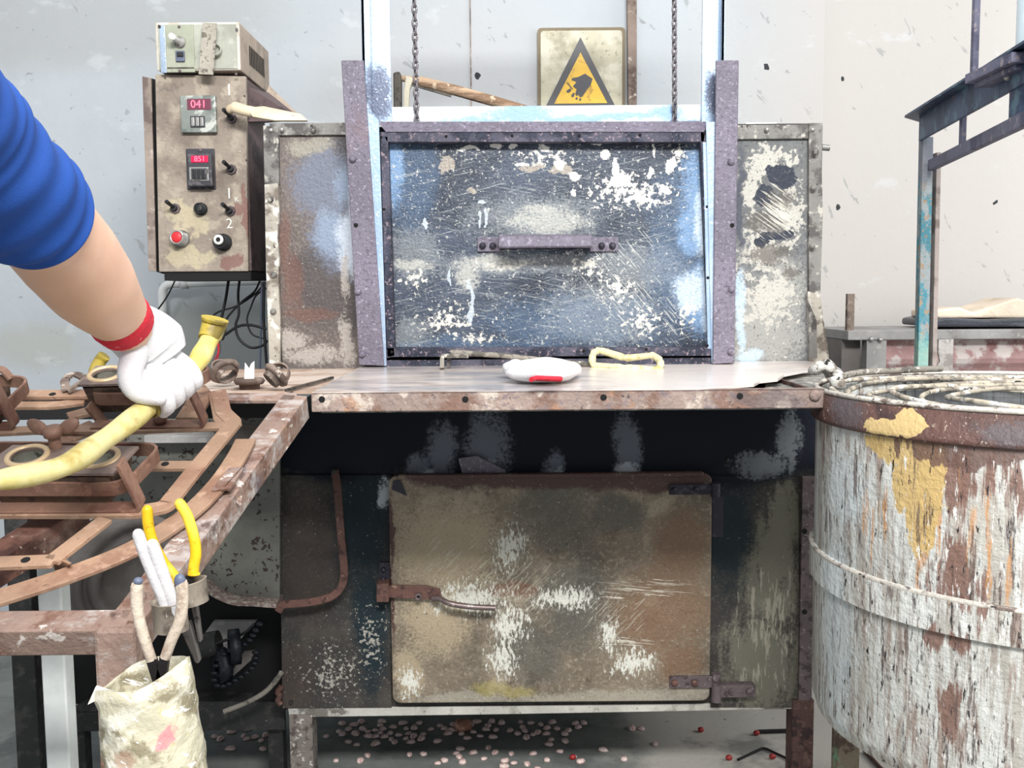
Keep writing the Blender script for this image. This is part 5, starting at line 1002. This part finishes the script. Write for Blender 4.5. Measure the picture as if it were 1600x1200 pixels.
# ------------------------------------------------------------------ worker
pe = thing('person', (-.80, .45, 0), 'worker reaching in, blue shirt sleeve pushed up, white glove with red cuff', 'person')
def skin_mesh(name, verts, edges, radii, mat, par, sub=2, root=0):
    me = bpy.data.meshes.new(name); o = bpy.data.objects.new(name, me); COL.objects.link(o)
    L = V(); q = par
    while q is not None: L += q.location; q = q.parent
    me.from_pydata([tuple(V(v)) for v in verts], edges, []); o.parent = par; o.location = -L
    o.modifiers.new('skin', 'SKIN'); s2 = o.modifiers.new('sub', 'SUBSURF'); s2.levels = sub; s2.render_levels = sub
    me.skin_vertices or None
    if not me.skin_vertices:
        bm = bmesh.new(); bm.from_mesh(me); bm.verts.layers.skin.verify(); bm.to_mesh(me); bm.free()
    for i, r in enumerate(radii):
        d_ = me.skin_vertices[0].data[i]; d_.radius = r if hasattr(r, '__len__') else (r, r); d_.use_root = (i == root)
    me.materials.append(mat)
    for p_ in me.polygons: p_.use_smooth = True
    o.modifiers['skin'].use_smooth_shade = True
    return o
# arm: smooth lofted surface shoulder -> wrist
arm = [at(-330, 0, .62), at(-190, 100, .70), at(-90, 190, .78), at(0, 280, .84), at(65, 350, .90), at(105, 397, .95), at(142, 444, 1.0), at(176, 484, 1.05), at(192, 503, 1.07), at(206, 520, 1.085)]
rad = [.056, .054, .049, .044, .0450, .0468, .0445, .0345, .030, .026]
P = smooth_path(arm, 6)
def lerp_r(rad, n): return [rad[min(i//n, len(rad)-2)]*(1-(i % n)/n)+rad[min(i//n, len(rad)-2)+1]*((i % n)/n) for i in range((len(rad)-1)*n)]+[rad[-1]]
R = lerp_r(rad, 6)
m = MB().tube(P, R, 28); m.ball(P[-1], .024, 16, 10); m.build('arm', M['skin'], pe)
# sleeve with folds
sl = [at(-330, 0, .62), at(-190, 100, .70), at(-110, 175, .76), at(-60, 225, .80), at(10, 295, .85), at(55, 338, .895)]
P = smooth_path(sl, 10); n = 48; vs = []; 
T = [(P[min(i+1, len(P)-1)]-P[max(i-1, 0)]).normalized() for i in range(len(P))]; u = V((0, 0, 1))
for i, p in enumerate(P):
    u = (u-T[i]*u.dot(T[i])).normalized(); w_ = T[i].cross(u); t_ = i/(len(P)-1)
    for k in range(n):
        a = 2*math.pi*k/n
        r = .066-.0125*t_ + .0028*t_*math.sin(i*1.25+2.2*math.sin(a)+.8*math.cos(2*a))+.0014*math.sin(3*a+i*.4)
        vs.append(p+(u*math.cos(a)+w_*math.sin(a))*r)
fs = [(j*n+k, j*n+(k+1) % n, (j+1)*n+(k+1) % n, (j+1)*n+k) for j in range(len(P)-1) for k in range(n)]
o = MB().add(vs, fs, True).build('sleeve', M['shirt'], pe); s_ = o.modifiers.new('t', 'SOLIDIFY'); s_.thickness = .004; s_.offset = -1
ss = o.modifiers.new('s', 'SUBSURF'); ss.levels = 1; ss.render_levels = 1
# torso, legs, head outside the frame
Sh = at(-330, 0, .62)
skin_mesh('shirt', [(-.86, .38, .86), (-.84, .42, 1.02), (-.80, .48, 1.2), (-.78, .5, 1.30), Sh, (-.92, .36, 1.28), (-1.0, .3, 1.1)], [(0, 1), (1, 2), (2, 3), (3, 4), (3, 5), (5, 6)],
          [(.15, .11), (.155, .11), (.16, .11), (.09, .08), .07, .07, .055], M['shirt'], pe)
skin_mesh('trousers', [(-.86, .38, .88), (-.80, .42, .78), (-.79, .47, .45), (-.80, .42, .07), (-.94, .34, .78), (-.96, .36, .45), (-.98, .3, .07)], [(0, 1), (1, 2), (2, 3), (0, 4), (4, 5), (5, 6)],
          [(.15, .11), .09, .065, .05, .09, .065, .05], M['trousers'], pe)
for x, y in ((-.79, .46), (-.97, .34)): MB().ball((x, y, .045), (.05, .12, .045), 16, 10).build('shoe', M['rubber'], pe)
MB().tube([V((-.78, .5, 1.28)), V((-.76, .55, 1.40))], .055, 16).build('neck', M['skin'], pe)
b = MB().ball((0, 0, 0), 1, 24, 16)
for i, v in enumerate(b.v):
    jaw = 1-.18*max(0, -v.z); nose = .16*math.exp(-((v.x/.16)**2+((v.z+.1)/.22)**2)) if v.y > 0 else 0
    b.v[i] = V((-.75, .60, 1.48))+V((v.x*.075*jaw, v.y*(.092+nose*.1)*jaw, v.z*.115))
b.build('head', M['skin'], pe)
b = MB().ball((0, 0, 0), 1, 24, 16)
for i, v in enumerate(b.v): b.v[i] = V((-.75, .588, 1.50))+V((v.x*.083, v.y*.094-(.02 if v.z < .3 and v.y > 0 else 0), max(v.z, -.35)*.112))
b.build('hair', M['hair'], pe)
# glove: palm and five fingers round the hose
gv = thing('glove', (0, 0, 0), None, None); gv.parent = pe; gv['label'] = 'white cotton glove with red cuff'
wr = at(214, 520, 1.11); hc_ = at(262, 605, 1.116)
cf = [at(182, 492, 1.058), at(190, 501, 1.068), at(199, 511, 1.078)]
MB().tube(smooth_path(cf, 4), [.033, .0335, .034, .034, .0335, .033, .0325, .032, .031], 24).build('red_cuff', M['redcuff'], gv)
MB().tube(smooth_path([at(193, 504, 1.072), at(208, 515, 1.09), at(226, 528, 1.105), at(242, 542, 1.115), at(256, 560, 1.12)], 5), lerp_r([.0315, .0325, .036, .037, .029], 5), 24, flat=.85).build('palm', M['glove'], gv)
hd_ = pd; nv = V((-hd_.z, 0, hd_.x)).normalized()   # upward across the hose
fw = hd_.cross(nv).normalized()
if fw.y > 0: fw = -fw        # towards the camera
for i, off in enumerate((-.026, -.009, .008, .024)):
    ln = (.92, 1.0, .97, .85)[i]; c_ = hc_+hd_*off; rr_ = .0225*ln
    pts = [c_+nv*.034-fw*.002, c_+nv*.028+fw*.014, c_+nv*.010+fw*.023*ln, c_-nv*.008+fw*.021*ln, c_-nv*.018+fw*.008, c_-nv*.017-fw*.006]
    MB().tube(smooth_path(pts, 4), lerp_r([.0115, .0112, .0105, .0098, .009, .007], 4), 12).ball(pts[0], .0115, 10, 6).ball(pts[-1], .007, 10, 6).build('finger', M['glove'], gv)
b0 = at(215, 540, 1.085); c_ = hc_-hd_*.046
tp_ = [b0, b0+(c_-b0)*.5+V((-.006, -.012, .004)), c_+nv*.012+fw*.020, c_-nv*.008+fw*.020+hd_*.012]
MB().tube(smooth_path(tp_, 5), lerp_r([.015, .013, .011, .009], 5), 12).ball(tp_[-1], .009, 10, 6).build('thumb', M['glove'], gv)
# ------------------------------------------------------------------ floor litter
rs = random.Random(11)
def shell_mesh(k):
    r_ = random.Random(k); pts = [V((.0085*math.cos(a)*(1+.25*math.cos(a)), .0065*math.sin(a), .0)) for a in [2*math.pi*i/9 for i in range(9)]]
    m = MB(); up = V((0, 0, .0045)); vs = [V((.001, 0, .0055))]+[p*.7+V((0, 0, .0045)) for p in pts]+[p+V((0, 0, .001)) for p in pts]
    fs = [(0, 1+i, 1+(i+1) % 9) for i in range(9)]+[(1+i, 10+i, 10+(i+1) % 9, 1+(i+1) % 9) for i in range(9)]+[tuple(range(18, 9, -1))]
    return m.add(vs, fs, True)
src = shell_mesh(1).build('seed_husk', M['shell'], keep=True)
tag(src, 'small pinkish seed husk on the concrete under the furnace', 'husk', 'pink seed husks scattered on the floor')
spots = []
def clus(cx, cy, sx, sy, n):
    for _ in range(n):
        x, y = rs.gauss(cx, sx), rs.gauss(cy, sy)
        if 300 < x < 1230 and 1122 < y < 1215 and not 448 < x < 500: spots.append((x, y))
clus(590, 1145, 45, 10, 42); clus(560, 1135, 35, 7, 22); clus(790, 1140, 45, 9, 44); clus(700, 1135, 60, 8, 22); clus(860, 1142, 30, 8, 16); clus(395, 1155, 35, 8, 16); clus(810, 1180, 60, 12, 24); clus(640, 1165, 90, 22, 14); clus(960, 1150, 60, 20, 8)
spots += [(45, 1156), (118, 1180), (315, 1194), (1023, 1163), (975, 1188), (895, 1185), (345, 1155), (525, 1190), (695, 1190)]
spots = [s for s in spots if not (s[1] < 1128)]
pl = []
for i, (x, y) in enumerate(spots):
    p = onZ(x, y, 0)
    if any((p-q).length < .016 for q in pl): continue
    pl.append(p); o = src if len(pl) == 1 else src.copy()
    if len(pl) > 1: COL.objects.link(o)
    w = ('scattered on the open floor left of the furnace leg' if x < 448 else 'in the dense heap just right of the grey furnace leg' if x < 690 and y < 1158 else 'in the dense heap right of the terracotta lump' if x < 905 and y < 1158
         else 'in the loose sprinkle in front of the heaps' if x < 905 else 'lying loose between the heaps and the red beans')
    o['label'] = 'pinkish seed husk ' + w; o['group'] = 'pink seed husks ' + w
    o.location = p; o.rotation_euler = (0, 0, rs.uniform(0, 6.28)); s = rs.uniform(1.0, 1.5); o.scale = (s, s, s)
for (x, y, lb) in ((1095, 1144, 'red bean on the pale floor right of the husks'), (1182, 1149, 'pinkish red bean beside the thick black rod'), (1139, 1188, 'dark red bean at the end of the bent wire'), (1207, 1186, 'dark bean beside the brown furnace leg'), (895, 1187, 'small brown bean among the husks near the front')):
    p = onZ(x, y, 0); MB().ball(p+V((0, 0, .006)), (.0075, .006, .006), 12, 8).build('red_bean', M['redbean'], label=lb, cat='bean')
b = MB().ball((0, 0, 0), 1, 18, 12); c_ = onZ(724, 1142, 0)
for i, v in enumerate(b.v): k = 1+.12*math.sin(v.x*4+1)*math.cos(v.z*5); b.v[i] = c_+V((v.x*.021*k, v.y*.018*k, .014+v.z*.014*k))
b.build('clay_lump', M['clay'], label='round terracotta lump among the husks under the furnace', cat='lump')
MB().tube([onZ(1184, 1143, .006), onZ(1245, 1141, .006)], .0045, 8).build('iron_rod', M['black'], label='straight thick black rod on the floor by the brown leg', cat='rod')
MB().tube(fillet([onZ(1153, 1187, .004), onZ(1193, 1168, .004), onZ(1240, 1190, .004)], .01, 4), .0028, 8).build('bent_wire', M['black'], label='thin black wire bent into an angle on the floor', cat='wire')
MB().tube([onZ(1350, 1172, .006), onZ(1385, 1210, .006)], .0045, 8).build('iron_rod', M['leg_brown'], label='brown rod on the floor under the drum', cat='rod')
